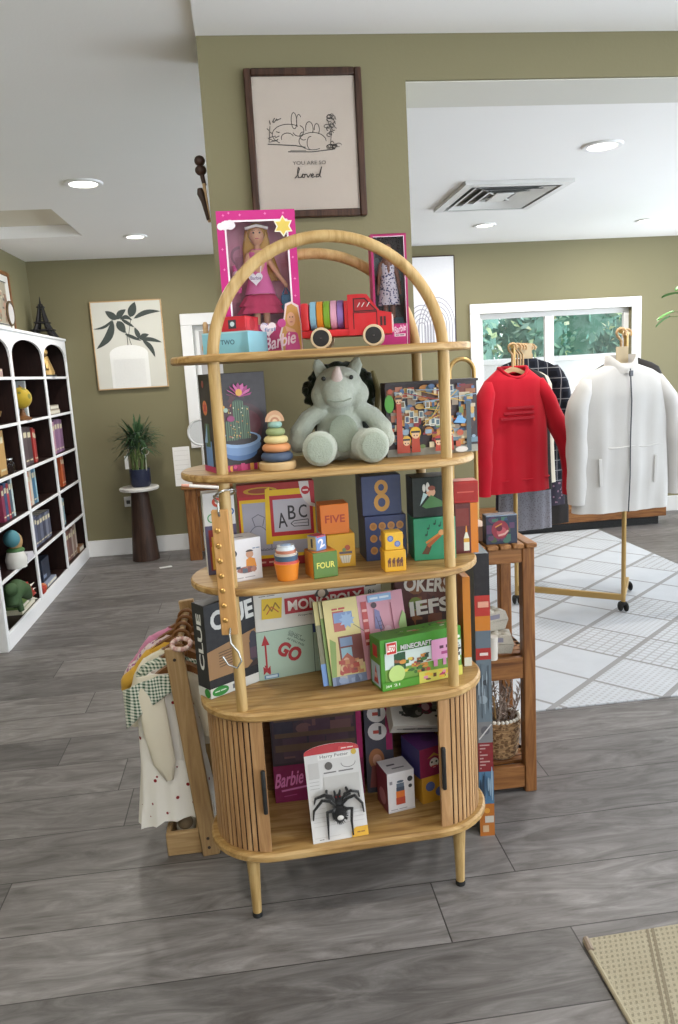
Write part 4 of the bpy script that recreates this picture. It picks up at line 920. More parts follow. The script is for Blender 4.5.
l.rect(.25, .06, .8, .32, K('5e86bd')); l.rect(.3, .26, .7, .5, K('44603f')); l.ell(.45, .66, .2, K('d9823c')); l.star(.45, .66, .2, K('c5403a'), 6); l.rect(0, 0, 1, .06, K('b3205c')); l.ell(.4, .9, .1, K('b85a4a')); l.poly([(.2, .3), (.5, .5), (.45, .3)], K('8fb3d9'))
put(mb, 'cactus_kit_box', 'dark box picturing a flowering cactus in a blue pot, second shelf', 'box', (-.021, 2.01, S2 + .0005), math.radians(20))
t = thing('stacking_rings', 'stacking ring tower in muted colours topped by a little arch', 'stacking toy', (.066, 1.985, S2 + .0005))
a = MB(); a.lathe([(.045, 0), (.048, .004), (.048, .018), (.045, .021)], P('c9a876', .5), 36); a.build('base', t)
z = .0212
for r0, hh, c_, nm in ((.041, .024, '3d4d66', 'navy ring'), (.0365, .021, 'd08d5a', 'orange ring'), (.031, .0195, 'd6c48a', 'pale yellow ring'), (.0245, .0195, '8d9a68', 'sage ring'), (.018, .016, '8fb3a8', 'pale teal ring')):
    a = MB(); k = hh / 2; a.lathe([(r0 - k * .9, z), (r0 - k * .35, z + k * .2), (r0, z + k * .7), (r0, z + k * 1.3), (r0 - k * .35, z + k * 1.8), (r0 - k * .9, z + hh)], P(c_, .5), 36); a.build('ring', t, nm); z += hh + .0003
a = MB(); R0 = .024; a.prism([(R0 * math.cos(PI * k / 20), z + R0 * 1.15 * math.sin(PI * k / 20)) for k in range(21)], -.008, .008, P('c79a78', .5)); fr = Fr(a, (-R0, -.008, z), (1, 0, 0), (0, 0, 1), 2 * R0, 2 * R0)
for q_, c_ in ((.36, 'd0b08d'), (.24, 'b07a5e'), (.13, 'd8b894')): fr.ell(.5, 0, q_, K(c_), a0=0, a1=PI)
a.build('topper', t)

# plush
t = thing('plush_rhino', 'mint green plush rhino sitting on the second shelf', 'plush toy', (.243, 2.06, S2 + .0005))
mi = M['mint']; a = MB()
a.ell((0, .02, .085), (.063, .055, .085), mi); a.ell((0, -.005, .07), (.055, .05, .062), mi); a.ell((0, .01, .15), (.05, .042, .04), mi)
a.ell((0, -.005, .195), (.066, .056, .058), mi); a.ell((-.008, -.045, .19), (.043, .035, .042), mi); a.ell((-.008, -.056, .172), (.038, .028, .026), mi); a.ell((.045, -.01, .178), (.034, .036, .036), mi); a.ell((-.045, -.01, .178), (.03, .036, .036), mi)
for s_ in (-1, 1):
    a.tube([(s_ * .045, .0, .142), (s_ * .085, -.004, .118), (s_ * .112, -.012, .082), (s_ * .118, -.022, .056)], [.023, .025, .027, .02], mi, 16); a.ell((s_ * .117, -.022, .058), (.024, .026, .027), mi)
    a.tube([(s_ * .04, .0, .045), (s_ * .058, -.045, .046), (s_ * .068, -.10, .048)], [.045, .042, .041], mi, 18); a.ell((s_ * .068, -.095, .047), (.045, .022, .046), mi)
body = a.build('body', t); remesh(body, .0034, 2)
a = MB(); a.ell((0, -.052, .078), (.040, .008, .05), M['belly']); a.build('belly_patch', t)
for s_ in (-1, 1):
    a = MB(); a.ell((s_ * .070, -.117, .047), (.034, .005, .036), M['mintpad']); a.build('foot_pad', t)
    a = MB(); a.tube([(s_ * .040, .005, .232), (s_ * .052, .0, .258), (s_ * .054, -.004, .272)], [.02, .016, .006], mi, 14, flat=.55); a.build('ear', t)
    a = MB(); a.ell((-.008 + s_ * .036, -.056, .222), (.006, .005, .006), M['black'], 12, 8); a.build('eye', t)
a = MB(); a.tube([(-.010, -.060, .218), (-.010, -.07, .236), (-.008, -.074, .25)], [.016, .012, .005], M['horn'], 14); a.build('horn', t)
a = MB(); a.tube([(-.04, -.077, .168), (-.02, -.083, .163), (0, -.084, .163), (.022, -.077, .169)], .002, M['belly'], 6); a.build('mouth', t)
# dark shaggy plush behind it
t = thing('shaggy_plush', 'dark green shaggy plush peeking from behind the mint rhino', 'plush toy', (.262, 2.195, S2 + .0005)); r6 = random.Random(6)
a = MB(); a.ell((0, .0, .09), (.08, .04, .09), M['darkgreen']); a.ell((0, 0, .18), (.092, .035, .085), M['darkgreen'])
for k in range(60):
    q = r6.uniform(0, 2 * PI); p0 = Vector((.095 * math.cos(q), r6.uniform(-.03, .02), .18 + .078 * math.sin(q))); a.tube([p0 * 1, p0 + Vector((.012 * math.cos(q), -.005, .012 * math.sin(q) if math.sin(q) < 0 else .003))], [.014, .005], M['darkgreen'], 7)
b5 = a.build('body', t); remesh(b5, .005, 2); a = MB(); a.tube([(.098, -.035, .13), (.104, -.04, .18), (.09, -.04, .235)], [.006, .009, .005], P('7a7046', .8), 8); a.build('ribbon', t)
# puzzle box with a street scene
mb, f, l, r_, tp = card(.256, .055, .200, K('3a2f33'), .001)
f.rect(0, .0, 1, .1, K('9d9a8e')); f.scatter(21, ['4a3a3c', '59463f', '2e3038', '6a4a3c', '7c3f35'], 40, 0, .1, 1, 1, .08, .2); f.scatter(25, ['c98a4a', 'd0a860', 'b8755a', '8fa5b5', '9a8a78', 'c4b49a', 'a06a4a', '6f8a9a'], 90, 0, .1, 1, .95, .04, .14); f.scatter(22, ['b5563a', 'c98a3e', '53719a', '93a9bd', '6d8250', 'c2b28e', '8a3440', 'd7c9a6', '3f5a7d'], 110, 0, .08, 1, .96, .02, .085)
for k in range(16):
    x = rs.uniform(.1, .92); y = rs.uniform(.35, .85); f.rect(x, y, x + .05, y + .09, K('cfd0c4')); f.rect(x + .008, y + .012, x + .042, y + .078, K(rs.choice(['42526b', '5a6f7a', '7d6a4d'])))
for k in range(9): f.line([(rs.uniform(0, .6), rs.uniform(.4, .9)), (rs.uniform(.4, 1), rs.uniform(.4, .9))], .0022, K(rs.choice(['a9342f', '8ea7c0', 'c9a24a'])))
f.ell(.03, .72, .05, K('4f9a35'), .12)
for cx, cy, s_, c_ in ((.30, .32, 1.0, 'e3b52e'), (.2, .22, .8, 'd9a83a'), (.13, .78, .7, 'b07a4a'), (.55, .2, .8, 'b3392f'), (.68, .3, .7, 'd0a033')):
    f.poly([(cx - .05 * s_, .05), (cx + .05 * s_, .05), (cx + .035 * s_, cy), (cx - .035 * s_, cy)], K('b5452f')); f.ell(cx, cy, .06 * s_, K(c_)); f.ell(cx, cy - .03, .042 * s_, K('e0b791')); f.rect(cx - .05 * s_, cy - .005, cx + .05 * s_, cy + .022, K('33302f')); f.ell(cx - .015, cy - .04, .007, K('222222')); f.ell(cx + .015, cy - .04, .007, K('222222'))
f.rect(.86, .02, .91, .7, K('47545c')); f.ell(.8, .05, .07, K('d9d4cc'), .04); f.poly([(.72, .42), (.78, .52), (.86, .45), (.84, .40)], K('6fa6d6')); f.rect(0, .965, 1, 1, K('2a2225')); r_.rect(0, 0, 1, 1, K('4d5a55')); r_.scatter(3, ['7d8a80', '3b4a4f'], 8)
put(mb, 'puzzle_box', 'wide puzzle box with a busy cartoon street scene, second shelf', 'box', (.497, 2.078, S2 + .0005), math.radians(2))

# ------------------------------------------------------------------ third shelf
z3 = S3 + .0005
mb, f, l, r_, tp = card(.215, .045, .236, K('b3202a'), .001)
f.rect(0, .0, 1, .1, K('a3252b')); f.rect(0.1, 0.0426, 0.3100, 0.0624, K('e2b9a5')); f.rect(0.3500, 0.0426, 0.6, 0.0624, K('e2b9a5')); f.rect(.02, .1, .98, .82, K('e0b416')); f.rect(.05, .14, .95, .78, K('a3a1ac')); f.rect(0, .86, 1, 1, K('a2231f')); f.ell(.3, .92, .22, K('b98d1c'), .045); f.ell(.3, .92, .16, K('8f3a1d'), .03)
sk_ = K('6a6872')
f.arc(.24, .30, .14, .2, .4, 2.9, .0022, sk_); f.line([(.1, .3), (.1, .2), (.4, .2), (.4, .32)], .0022, sk_); f.line([(.2, .5), (.17, .6), (.25, .64), (.33, .6), (.3, .5)], .0022, sk_)
for k in range(9): f.arc(.07 + .045 * k, .2, .018, .02, 0, PI, .0018, sk_, 6)
f.rect(.36, .30, 1.0, .92, K('e3bb18')); f.poly([(.33, .27), (.36, .93), (.42, .96), (.42, .27)], K('e3bb18')); f.rect(.41, .36, .97, .85, K('b51f2b')); f.rect(.45, .41, .93, .80, K('b9b7c0')); bk = K('2b2a30')
f.text('A', .50, .46, .62, .64, bk, .08); f.text('B', .64, .55, .74, .72, bk); f.text('C', .78, .56, .89, .72, bk); f.line([(.67, .50), (.71, .53), (.9, .54), (.9, .46), (.71, .465), (.67, .50)], .0022, bk); f.line([(.71, .5), (.9, .5)], .0015, bk)
f.poly([(.80, 1), (1, 1), (1, .68), (.93, .70), (.86, .77), (.82, .86)], K('d5d0cd')); f.poly([(.93, 1), (1, 1), (1, .72), (.95, .74)], K('a91f2b')); f.ell(.885, .89, .055, K('b51f2b')); f.rect(.85, .882, .92, .9, K('e6d5d0'))
l.rect(0, 0, 1, 1, K('a2231f')); l.ell(.5, .6, .4, K('dba31b'), .12); l.ell(.5, .35, .4, K('d98a1b'), .1)
put(mb, 'drawing_board_box', 'red and yellow toy drawing board box showing letters and a pencil', 'box', (.060, 2.14, z3), math.radians(2))
mb, f, l, r_, tp = card(.085, .05, .228, K('dedcda'), .001)
f.ell(.45, .88, .16, K('c8452f')); f.ell(.45, .88, .07, K('e5d8d0')); f.text('PO', .5, .70, .98, .79, K('2a63a8'), .2, .1); f.ell(.25, .69, .15, K('5f9f6d')); f.ell(.25, .69, .11, K('d7d9cf')); f.rect(0, 0, 1, .6, K('5a5470')); f.rect(.1, .05, .9, .55, K('8e2b2b')); f.scatter(4, ['d99a2b', 'b3372a', 'e0b34a'], 12, .1, .05, .9, .55, .1, .3)
put(mb, 'craft_box', 'white topped box with blue lettering behind the hanging peg strip', 'box', (-.098, 2.10, z3), math.radians(8))
mb, f, l, r_, tp = card(.088, .075, .113, K('e4e1e2'), .001)
f.rect(0, 0, 1, .02, K('d2ced0')); f.rect(0.1, 0.0712, 0.3730, 0.0888, K('a49fa6')); f.rect(0.4250, 0.0712, 0.75, 0.0888, K('a49fa6')); f.ell(.62, .62, .12, K('c99878')); f.poly([(.48, .3), (.5, .5), (.62, .55), (.78, .5), (.82, .3)], K('e0902b')); f.ell(.62, .68, .12, K('4a3a34'), .05, a0=0, a1=PI); f.ell(.5, .26, .32, K('9b6a60'), .08); f.scatter(12, ['8a4f4a', '5b6470', 'b07a66'], 10, .2, .18, .85, .33, .08, .16)
f.line([(.1, .35), (.12, .62)], .005, K('3d5a78')); f.ell(.12, .68, .1, K('33343c')); f.rect(.05, .3, .3, .36, K('3c4250')); f.rect(0.72, 0.7368, 0.8166, 0.7632, K('8b9bb0')); f.rect(0.8350, 0.7368, 0.95, 0.7632, K('8b9bb0')); tp.rect(.2, .4, .6, .5, K('5d5a60')); l.rect(0.2, 0.7536, 0.4520, 0.8064, K('7a3a48')); l.rect(0.5000, 0.7536, 0.8, 0.8064, K('7a3a48')); l.rect(0.2, 0.6080, 0.3680, 0.6520, K('5d5a60')); l.rect(0.4000, 0.6080, 0.6, 0.6520, K('5d5a60'))
for k in range(6): l.line([(.3, .5 - .06 * k), (.9, .5 - .06 * k)], .002, K('9a97a0'))
for x in (.3, .5, .7): l.rect(x, .1, x + .06, .5, K('8d8a98'))
put(mb, 'toy_box', 'small white box with a photo of a baby bathing, third shelf', 'box', (-.034, 2.006, z3), math.radians(22))
t = thing('stacking_cups', 'stack of upturned nesting cups, orange at the bottom', 'cups', (.071, 1.985, z3)); z = 0
for r0, r1, hh, c_, nm in ((.027, .033, .046, 'dd8420', 'orange cup'), (.033, .031, .007, 'c8554a', 'red cup'), (.030, .031, .0135, '46617a', 'blue cup'), (.029, .0285, .006, 'd3c9bd', 'cream cup'), (.0265, .0265, .008, 'bd7a62', 'clay cup'), (.025, .022, .012, 'ccd3d8', 'pale cup')):
    a = MB(); a.lathe([(r0, z + .0003), (r1, z + hh - .003), (r1 + .0012, z + hh - .002), (r1 + .001, z + hh), (r1 - .004, z + hh)], P(c_, .4), 34); a.build('cup', t, nm); z += hh
a = MB(); a.ell((0, 0, z), (.015, .015, .004), P('8fa3bd', .4)); a.build('cup_base', t)
def cube(name, w, d, h, col, label, x, y, z, rot, art, group='printed stacking cubes on the third shelf'):
    mb, f, l, r_, tp = card(w, d, h, K(col), .0015); art(f, l, r_, tp); return put(mb, name, label, 'cube', (x, y, z), math.radians(rot), group)
def a_yel(f, l, r_, tp):
    f.poly([(.42, .35), (.85, .35), (.78, .12), (.52, .12)], K('e2d9c6')); f.rect(.42, .40, .88, .47, K('6a5a62')); f.ell(.72, .58, .1, K('b5563a')); f.ell(.6, .52, .07, K('7d8a5a'))
    for k in range(4): f.line([(.45 + .1 * k, .35), (.5 + .08 * k, .13)], .001, K('a8a090'))
cube('stacking_cube', .078, .07, .093, 'd9a428', 'yellow stacking cube picturing a bowl, under the orange one', .226, 2.06, z3, 3, a_yel)
def a_five(f, l, r_, tp): f.text('FIVE', .16, .38, .86, .64, K('a83a1e'), 0, 0, .02)
cube('stacking_cube', .079, .07, .083, 'd9741f', 'orange stacking cube with a number word, on top of the bowl cube', .213, 2.065, z3 + .0938, 3, a_five)
def a_four(f, l, r_, tp): f.text('FOUR', .14, .38, .88, .62, K('d8d05e'), 0, 0, .02); l.rect(0, 0, 1, 1, K('d0801e')); tp.rect(.02, .02, .98, .98, K('c6701f'))
cube('stacking_cube', .068, .07, .069, '55782f', 'green stacking cube with a number word at the front of the shelf', .172, 1.965, z3, 14, a_four)
def a_12(f, l, r_, tp): f.rect(.08, .08, .92, .92, K('6f8fc4')); f.text('2', .2, .2, .75, .8, K('e8dede'), .3, 0, .03); l.rect(.05, .05, .95, .95, K('c9b47a')); l.text('1', .4, .2, .6, .8, K('3c3a44'), 0, 0, .03); tp.rect(.04, .04, .96, .96, K('c0404a')); f.rect(.04, .9, .96, 1, K('c0404a'))
cube('stacking_cube', .036, .036, .04, '7a9ac8', 'tiny red and blue number cube on the green stacking cube', .166, 1.985, z3 + .0698, 38, a_12)
def a_dots(f, l, r_, tp):
    for i in range(4):
        for j in range(3): f.ell(.2 + .215 * i, .23 + .27 * j, .09, K('b98345'), .088); f.ell(.2 + .215 * i, .23 + .27 * j, .055, K('a5713a'), .05)
cube('stacking_cube', .118, .11, .128, '39456e', 'large blue stacking cube covered in orange dots', .359, 2.10, z3, 2, a_dots)
def a_eight(f, l, r_, tp): f.ell(.5, .70, .17, K('c79442'), .19); f.ell(.5, .32, .2, K('c79442'), .23); f.ell(.5, .70, .075, K('39456e'), .085); f.ell(.5, .32, .095, K('39456e'), .115)
cube('stacking_cube', .112, .10, .112, '39466d', 'blue stacking cube with a big figure, on top of the dotted cube', .352, 2.105, z3 + .1288, 1, a_eight)
def a_animals(f, l, r_, tp):
    q = K('6a4030')
    for x in (.22, .42, .62, .78): f.ell(x, .5, .08, q, .1); f.ell(x + .03, .62, .045, q); f.line([(x - .04, .45), (x - .04, .25)], .0028, q); f.line([(x + .04, .45), (x + .04, .25)], .0028, q)
cube('stacking_cube', .058, .055, .058, 'dba51c', 'yellow stacking cube printed with brown animals, at the front edge', .358, 1.965, z3, 2, a_animals)
def a_two(f, l, r_, tp): f.ell(.3, .66, .17, K('5a6fa8')); f.ell(.68, .34, .17, K('5a6fa8')); f.ell(.3, .66, .1, K('7d8cb5')); f.ell(.68, .34, .1, K('7d8cb5'))
cube('stacking_cube', .049, .048, .047, 'e0ae28', 'smallest yellow stacking cube, two blue dots on its face', .357, 1.968, z3 + .0588, 3, a_two)
def a_trom(f, l, r_, tp):
    f.poly([(.18, .16), (.34, .14), (.42, .32), (.32, .4), (.26, .28)], K('5c3a26')); f.poly([(.3, .36), (.62, .62), (.66, .56), (.36, .3)], K('a85a30')); f.line([(.3, .42), (.72, .68)], .006, K('c8803c')); f.ell(.66, .64, .07, K('d39a63'))
    for x, y in ((.35, .75), (.5, .85), (.62, .8), (.75, .85), (.3, .6)): f.ell(x, y, .028, K('1f4a3c')); f.line([(x + .025, y), (x + .03, y + .09)], .002, K('1f4a3c'))
cube('stacking_cube', .118, .10, .120, '2f8f6a', 'green stacking cube picturing a trombone player and notes', .488, 2.055, z3, -2, a_trom)
def a_bun(f, l, r_, tp): f.ell(.5, .62, .12, K('d9a98a')); f.poly([(.25, .28), (.5, .55), (.85, .35), (.8, .25), (.35, .22)], K('4f7f4d')); f.poly([(.2, .3), (.42, .56), (.3, .62)], K('b9d3d6')); f.ell(.42, .75, .05, K('d8d8d0'), .12); f.ell(.32, .73, .045, K('d8d8d0'), .1); f.ell(.52, .72, .1, K('8a4a3a'), .06)
cube('stacking_cube', .105, .09, .112, '14211d', 'black stacking cube with a little dancer, on top of the green one', .483, 2.063, z3 + .1208, -1, a_bun)
mb, f, l, r_, tp = card(.066, .06, .145, K('a9461f'), .001)
f.rect(0, 0, .68, 1, K('5c1f1c')); f.rect(.68, 0, 1, 1, K('d27a1c')); f.poly([(.36, .05), (.60, .05), (.6, .3), (.52, .42), (.44, .42), (.36, .3)], K('e0dccb')); f.poly([(.44, .42), (.52, .42), (.5, .56), (.46, .56)], K('d98a2b')); f.rect(.36, .22, .6, .3, K('d9a13a')); f.rect(.05, .55, .6, .9, K('7a2a22'))
put(mb, 'glue_set_box', 'dark red and orange box picturing a glue bottle, at the shelf end', 'box', (.592, 2.10, z3), math.radians(-1))
mb, f, l, r_, tp = card(.07, .058, .062, K('b3261f'), .001); f.rect(.05, .1, .95, .9, K('a32019')); f.line([(.15, .5), (.8, .5)], .004, K('c9584a')); tp.rect(.03, .03, .97, .97, K('c9604a'))
put(mb, 'red_card_box', 'small red box on top of the glue bottle box', 'box', (.593, 2.101, z3 + .1458), math.radians(-4))

# ------------------------------------------------------------------ cabinet top
z4 = S4 + .0012
mb, f, l, r_, tp = card(.185, .058, .268, K('17171c'), .001)
f.poly([(0, .20), (1, .20), (1, .62), (0, .50)], K('a07a52')); f.poly([(0, .0), (1, .0), (1, .105), (0, .105)], K('d9d8d2')); f.ell(.18, .055, .15, K('2f8a35'), .052); f.rect(0.08, 0.0520, 0.1640, 0.0630, K('d6e5d2')); f.rect(0.1800, 0.0520, 0.28, 0.0630, K('d6e5d2'))
for x in (.4, .48, .55): f.rect(x, .03, x + .05, .08, K('6a6a6e'))
f.text('CLUE', .10, .72, .88, .93, K('dcdcd8'), .06, 0, .04)
for k in range(6): f.line([(.2, .46 - .03 * k), (.55 - .03 * (k % 3), .475 - .03 * k)], .0025, K('5f4630'))
f.poly([(.7, .2), (1, .35), (1, .2)], K('3a2a26')); f.scatter(5, ['3b3a44', '5a4450', '6d5a4a'], 8, .75, .25, .98, .6, .08, .2)
l.rect(0, 0, 1, 1, K('1b1b20')); l.text('CLUE', -.9, .55, 1.9, .64, K('dcdcd8'), PI / 2, 0, .03); l.rect(.0, 0, 1, .1, K('cfd0ca')); l.ell(.75, .05, .25, K('2f8a35'), .05)
put(mb, 'board_game_box', 'black and kraft brown mystery board game box behind the hook', 'game box', cab(-.298, .004, z4), math.radians(36))
mb, f, l, r_, tp = card(.39, .045, .262, K('d6d3cb'), .001)
f.rect(0, 0, 1, .56, K('a9bfae')); f.line([(0, .56), (1, .56)], .002, K('5b6b60')); f.line([(.435, 0), (.435, .56)], .002, K('4d5c54')); f.rect(.437, .46, 1, .56, K('2f3f78'))
gr_ = K('a5222a')
f.poly([(.045, .17), (.055, .17), (.055, .09), (.085, .12), (.085, .05), (.063, .085), (.062, .085)], gr_); f.rect(.056, .1, .070, .44, gr_); f.poly([(.033, .40), (.063, .52), (.095, .40)], gr_); f.poly([(.035, .16), (.063, .12), (.09, .16), (.09, .06), (.063, .1), (.035, .06)], gr_)
f.text('GO', .15, .20, .34, .37, gr_, -.55, 0, .05); f.text('COLLECT', .24, .46, .35, .49, K('3f4d49'), -.55); f.text('200 SALARY', .23, .42, .38, .445, K('3f4d49'), -.55); f.text('AS YOU PASS', .22, .375, .37, .40, K('3f4d49'), -.55)
f.rect(.04, .01, .15, .055, K('5d7fa5')); f.rect(.05, .018, .14, .047, K('c3d3dc')); f.rect(.48, .3, .6, .36, K('2d312f')); f.rect(0.47, 0.4070, 0.5162, 0.4180, K('4d5a55')); f.rect(0.5250, 0.4070, 0.58, 0.4180, K('4d5a55')); f.line([(.46, .15), (.8, .15)], .002, K('7f8f86'))
f.poly([(.05, .70), (.20, .69), (.215, .92), (.06, .93)], K('dcb92a')); f.line([(.07, .8), (.10, .86), (.13, .78), (.16, .87), (.19, .8)], .004, K('8a6a1f')); f.line([(.09, .75), (.13, .83), (.18, .76)], .003, K('b5502a')); f.rect(0.04, 0.9542, 0.0904, 0.9608, K('5a5a58')); f.rect(0.1000, 0.9542, 0.16, 0.9608, K('5a5a58'))
f.rect(.23, .72, .86, .90, K('a91f2b')); f.text('MONOPOLY', .255, .75, .84, .87, K('e5dcd4'), 0, 0, .03); f.text('Property Trading Game', .33, .67, .62, .695, K('5a5a58')); f.rect(.87, .9, .96, .95, K('3b3b3f')); f.text('8+', .89, .8, .95, .86, K('3b3b3f'))
f.poly([(.46, .88), (.50, .97), (.56, .95), (.58, .88), (.54, .84)], K('4a4540')); f.ell(.52, .9, .03, K('c9b7a2'))
put(mb, 'board_game_box', 'white and pale green property trading board game box with a red banner', 'game box', cab(-.044, .077, z4), math.radians(12))
def comic(name, label, w, h, loc, rz, tilt, art, th=.006):
    mb = MB(); mb.box(-w / 2, w / 2, 0, th, 0, h, K('d9d4c4'), .0008, 1); f = Fr(mb, (-w / 2, 0, 0), (1, 0, 0), (0, 0, 1), w, h); art(f); l = Fr(mb, (-w / 2, th, 0), (0, -1, 0), (0, 0, 1), th, h); l.rect(0, 0, 1, 1, K('5a6a4a'))
    o = mb.build(name, loc=loc, rotz=rz); o.rotation_euler.x = tilt; return tag(o, label, 'book', 'picture books on the cabinet top')
def art1(f):
    f.rect(0, 0, .42, 1, K('d8c888')); f.rect(.42, 0, 1, 1, K('cf93a2')); f.line([(.42, 0), (.42, 1)], .001, K('a08a70'))
    f.rect(.10, .62, .24, .86, K('b25a50')); f.rect(.11, .72, .34, .84, K('7b93bd')); f.star(.27, .74, .1, K('93aed0'), 9, .6); f.rect(0.1, 0.8740, 0.1672, 0.8960, K('b5453a')); f.rect(0.1800, 0.8740, 0.26, 0.8960, K('b5453a')); f.line([(.34, .68), (.46, .58)], .002, K('77705c'))
    f.poly([(0, .1), (.03, .55), (.1, .5), (.06, .1)], K('8aa356')); f.rect(.13, .22, .42, .56, K('7a4038')); f.rect(.15, .44, .3, .54, K('7d93b5')); f.rect(.15, .30, .28, .42, K('93b8c8')); f.poly([(.1, .12), (.13, .28), (.22, .36), (.3, .28), (.34, .12)], K('b5604a')); f.ell(.2, .27, .035, K('dba98c')); f.scatter(31, ['b3493a', 'c98a5a', 'd8b48a', '8d4a40'], 16, .06, .1, .4, .28, .03, .08); f.rect(0, 0, .42, .1, K('7d8aa8')); f.scatter(32, ['93a2c0', '5d6a88', 'b9b4b0'], 8, 0, 0, .42, .1, .04, .1)
    f.rect(.46, .40, .53, .92, K('b5403f'))
    for k in range(4): f.rect(.465, .44 + .12 * k, .525, .47 + .12 * k, K('e0a8a0'))
    f.ell(.62, .86, .035, K('4a2f3a')); f.poly([(.6, .58), (.62, .82), (.68, .78), (.69, .56)], K('7d78a5'))
    for d in (0, .05): f.line([(.63 + d, .72), (.70 + d, .40)], .0022, K('4d4460'))
    for k in range(5): f.line([(.645 + .012 * k, .66 - .05 * k), (.695 + .012 * k, .66 - .05 * k)], .0018, K('4d4460'))
    f.rect(.55, .9, .85, .985, K('8fb0d8')); f.rect(0.58, 0.9304, 0.6808, 0.9546, K('d8e2ec')); f.rect(0.7000, 0.9304, 0.82, 0.9546, K('d8e2ec')); f.line([(.84, .3), (.83, .86)], .0025, K('8a3a50')); f.poly([(.93, .2), (.9, .6), (.97, .75), (1, .7), (1, .2)], K('9db873')); f.scatter(33, ['d9aeb8', 'c27f92', 'dbb6be'], 22, .55, .05, .92, .6, .04, .1)
def art2(f): f.rect(0, 0, 1, 1, K('7d7a5c')); f.rect(0, .72, 1, 1, K('c5b878')); f.rect(0, 0, 1, .26, K('6f93cc')); f.scatter(34, ['8a8a70', '5a6a4a', 'a39a7a'], 16, 0, .26, 1, .72)
def art3(f): f.rect(0, 0, 1, 1, K('7f9a4a')); f.rect(0, .8, 1, 1, K('d0c890')); f.scatter(35, ['5d8a35', '3f5a3a', 'b0b060'], 14)
bz = math.radians(13)
def along(lx, ly, dx, dy):                  # slide along the leaning books' own axes
    p = cab(lx, ly, z4 + .0015); return (p.x + dx * math.cos(bz) - dy * math.sin(bz), p.y + dx * math.sin(bz) + dy * math.cos(bz), p.z)
TL = math.radians(-14)
comic('picture_book', 'open looking yellow and pink comic book leaning in front of its stack', .246, .240, along(.086, -.036, 0, 0), bz, TL, art1)
comic('picture_book', 'green edged comic book second in the leaning stack', .240, .238, along(.086, -.036, -.012, .0075), bz, TL, art3, .004)
comic('picture_book', 'grey and blue edged comic book at the back of the leaning stack', .246, .238, along(.086, -.036, -.024, .013), bz, TL, art2, .005)
mb, f, l, r_, tp = card(.252, .07, .145, K('4a8a22'), .001)
f.rect(0, .72, 1, 1, K('3f8a1f')); f.rect(.05, .16, 1, .72, K('c9d6d0')); f.rect(.05, .16, 1, .40, K('6f9a3c')); f.rect(.16, .36, .30, .70, K('1f4a2a')); f.rect(.19, .2, .23, .36, K('3f3326')); f.scatter(41, ['c98a3a', 'b5493a', '3f6a2f', '8d5a3a', 'd8c04a', '2f3a2a'], 44, .1, .2, .62, .6, .03, .09); f.rect(.62, .42, .84, .82, K('d89ac0')); f.rect(.72, .62, .77, .68, K('5a2a48')); f.rect(.8, .62, .83, .68, K('5a2a48')); f.rect(.74, .5, .83, .56, K('a8487e')); f.rect(.64, .28, .69, .42, K('d08ab5')); f.rect(.76, .28, .8, .42, K('d08ab5'))
f.scatter(42, ['e6e6e0', '2b2b2b', '8a8a88', 'd8d8d0'], 34, .83, .3, 1, .85, .03, .07); f.poly([(.45, 0), (1, .0), (1, .2), (.45, .24)], K('cfca5a')); f.scatter(43, ['d88aa8', 'b53a6a', 'e0b63a', '6a4a2a'], 16, .5, .03, .85, .2, .03, .08); f.ell(.18, .3, .1, K('b5cf7a')); f.rect(0, 0, .45, .16, K('4a8f22'))
for k, x in enumerate((.04, .14)): f.text(['264', '21'][k], x, .06, x + .07, .11, K('e0e8d8'))
f.rect(.06, .70, .19, .95, K('d9d9d2')); f.rect(.068, .715, .182, .935, K('c2241f')); f.text('LEGO', .08, .76, .17, .89, K('efeae0'), 0, .15, .04)
f.text('MINECRAFT', .24, .74, .62, .84, K('2d2f2a'), 0, 0, .05); f.text('MINECRAFT', .235, .755, .615, .855, K('c5c8c0'), 0, 0, .03)
l.rect(.1, .05, .9, .5, K('a8c4d8')); l.poly([(.3, .1), (.5, .45), (.75, .1)], K('c2473f')); l.rect(.3, .62, .72, .86, K('c2241f')); l.rect(.4, .2, .6, .3, K('d9b0a8')); tp.scatter(44, ['c98a9a', 'd8d8d8', '2f4a2a', '5aa52a', 'b5604a'], 24, .2, .2, .98, .9, .04, .12)
put(mb, 'brick_set_box', 'bright green toy brick set box with a pink animal, cabinet top front', 'box', cab(.2135, -.098, z4), math.radians(15))
mb, f, l, r_, tp = card(.175, .045, .285, K('4a1d18'), .001)
f.scatter(51, ['5a2a1f', '6a3a22', '3a2018', '7a4a28'], 24, .05, .05, .95, .95, .1, .3); f.ell(.35, .62, .12, K('6d7a2f')); f.ell(.36, .6, .06, K('3d4a1f')); wt = K('d0c9c0')
f.text('OKERS', .16, .74, .97, .90, wt, -.12, 0, .035); f.text('IEFS', .25, .50, .97, .66, wt, .06, 0, .035)
put(mb, 'board_game_box', 'dark brown game box with big white lettering behind the comic books', 'game box', cab(.268, .070, z4), math.radians(3))
mb, f, l, r_, tp = card(.022, .06, .27, K('cf8226'), .001); f.rect(0, 0, 1, .1, K('d8d2c2')); f.rect(0, .1, 1, 1, K('c67a20')); r_.rect(0, 0, 1, 1, K('c27420')); l.rect(0, 0, 1, 1, K('c27420'))
put(mb, 'orange_game_box', 'narrow orange box standing at the end of the cabinet top', 'box', cab(.372, -.02, z4), math.radians(-2))

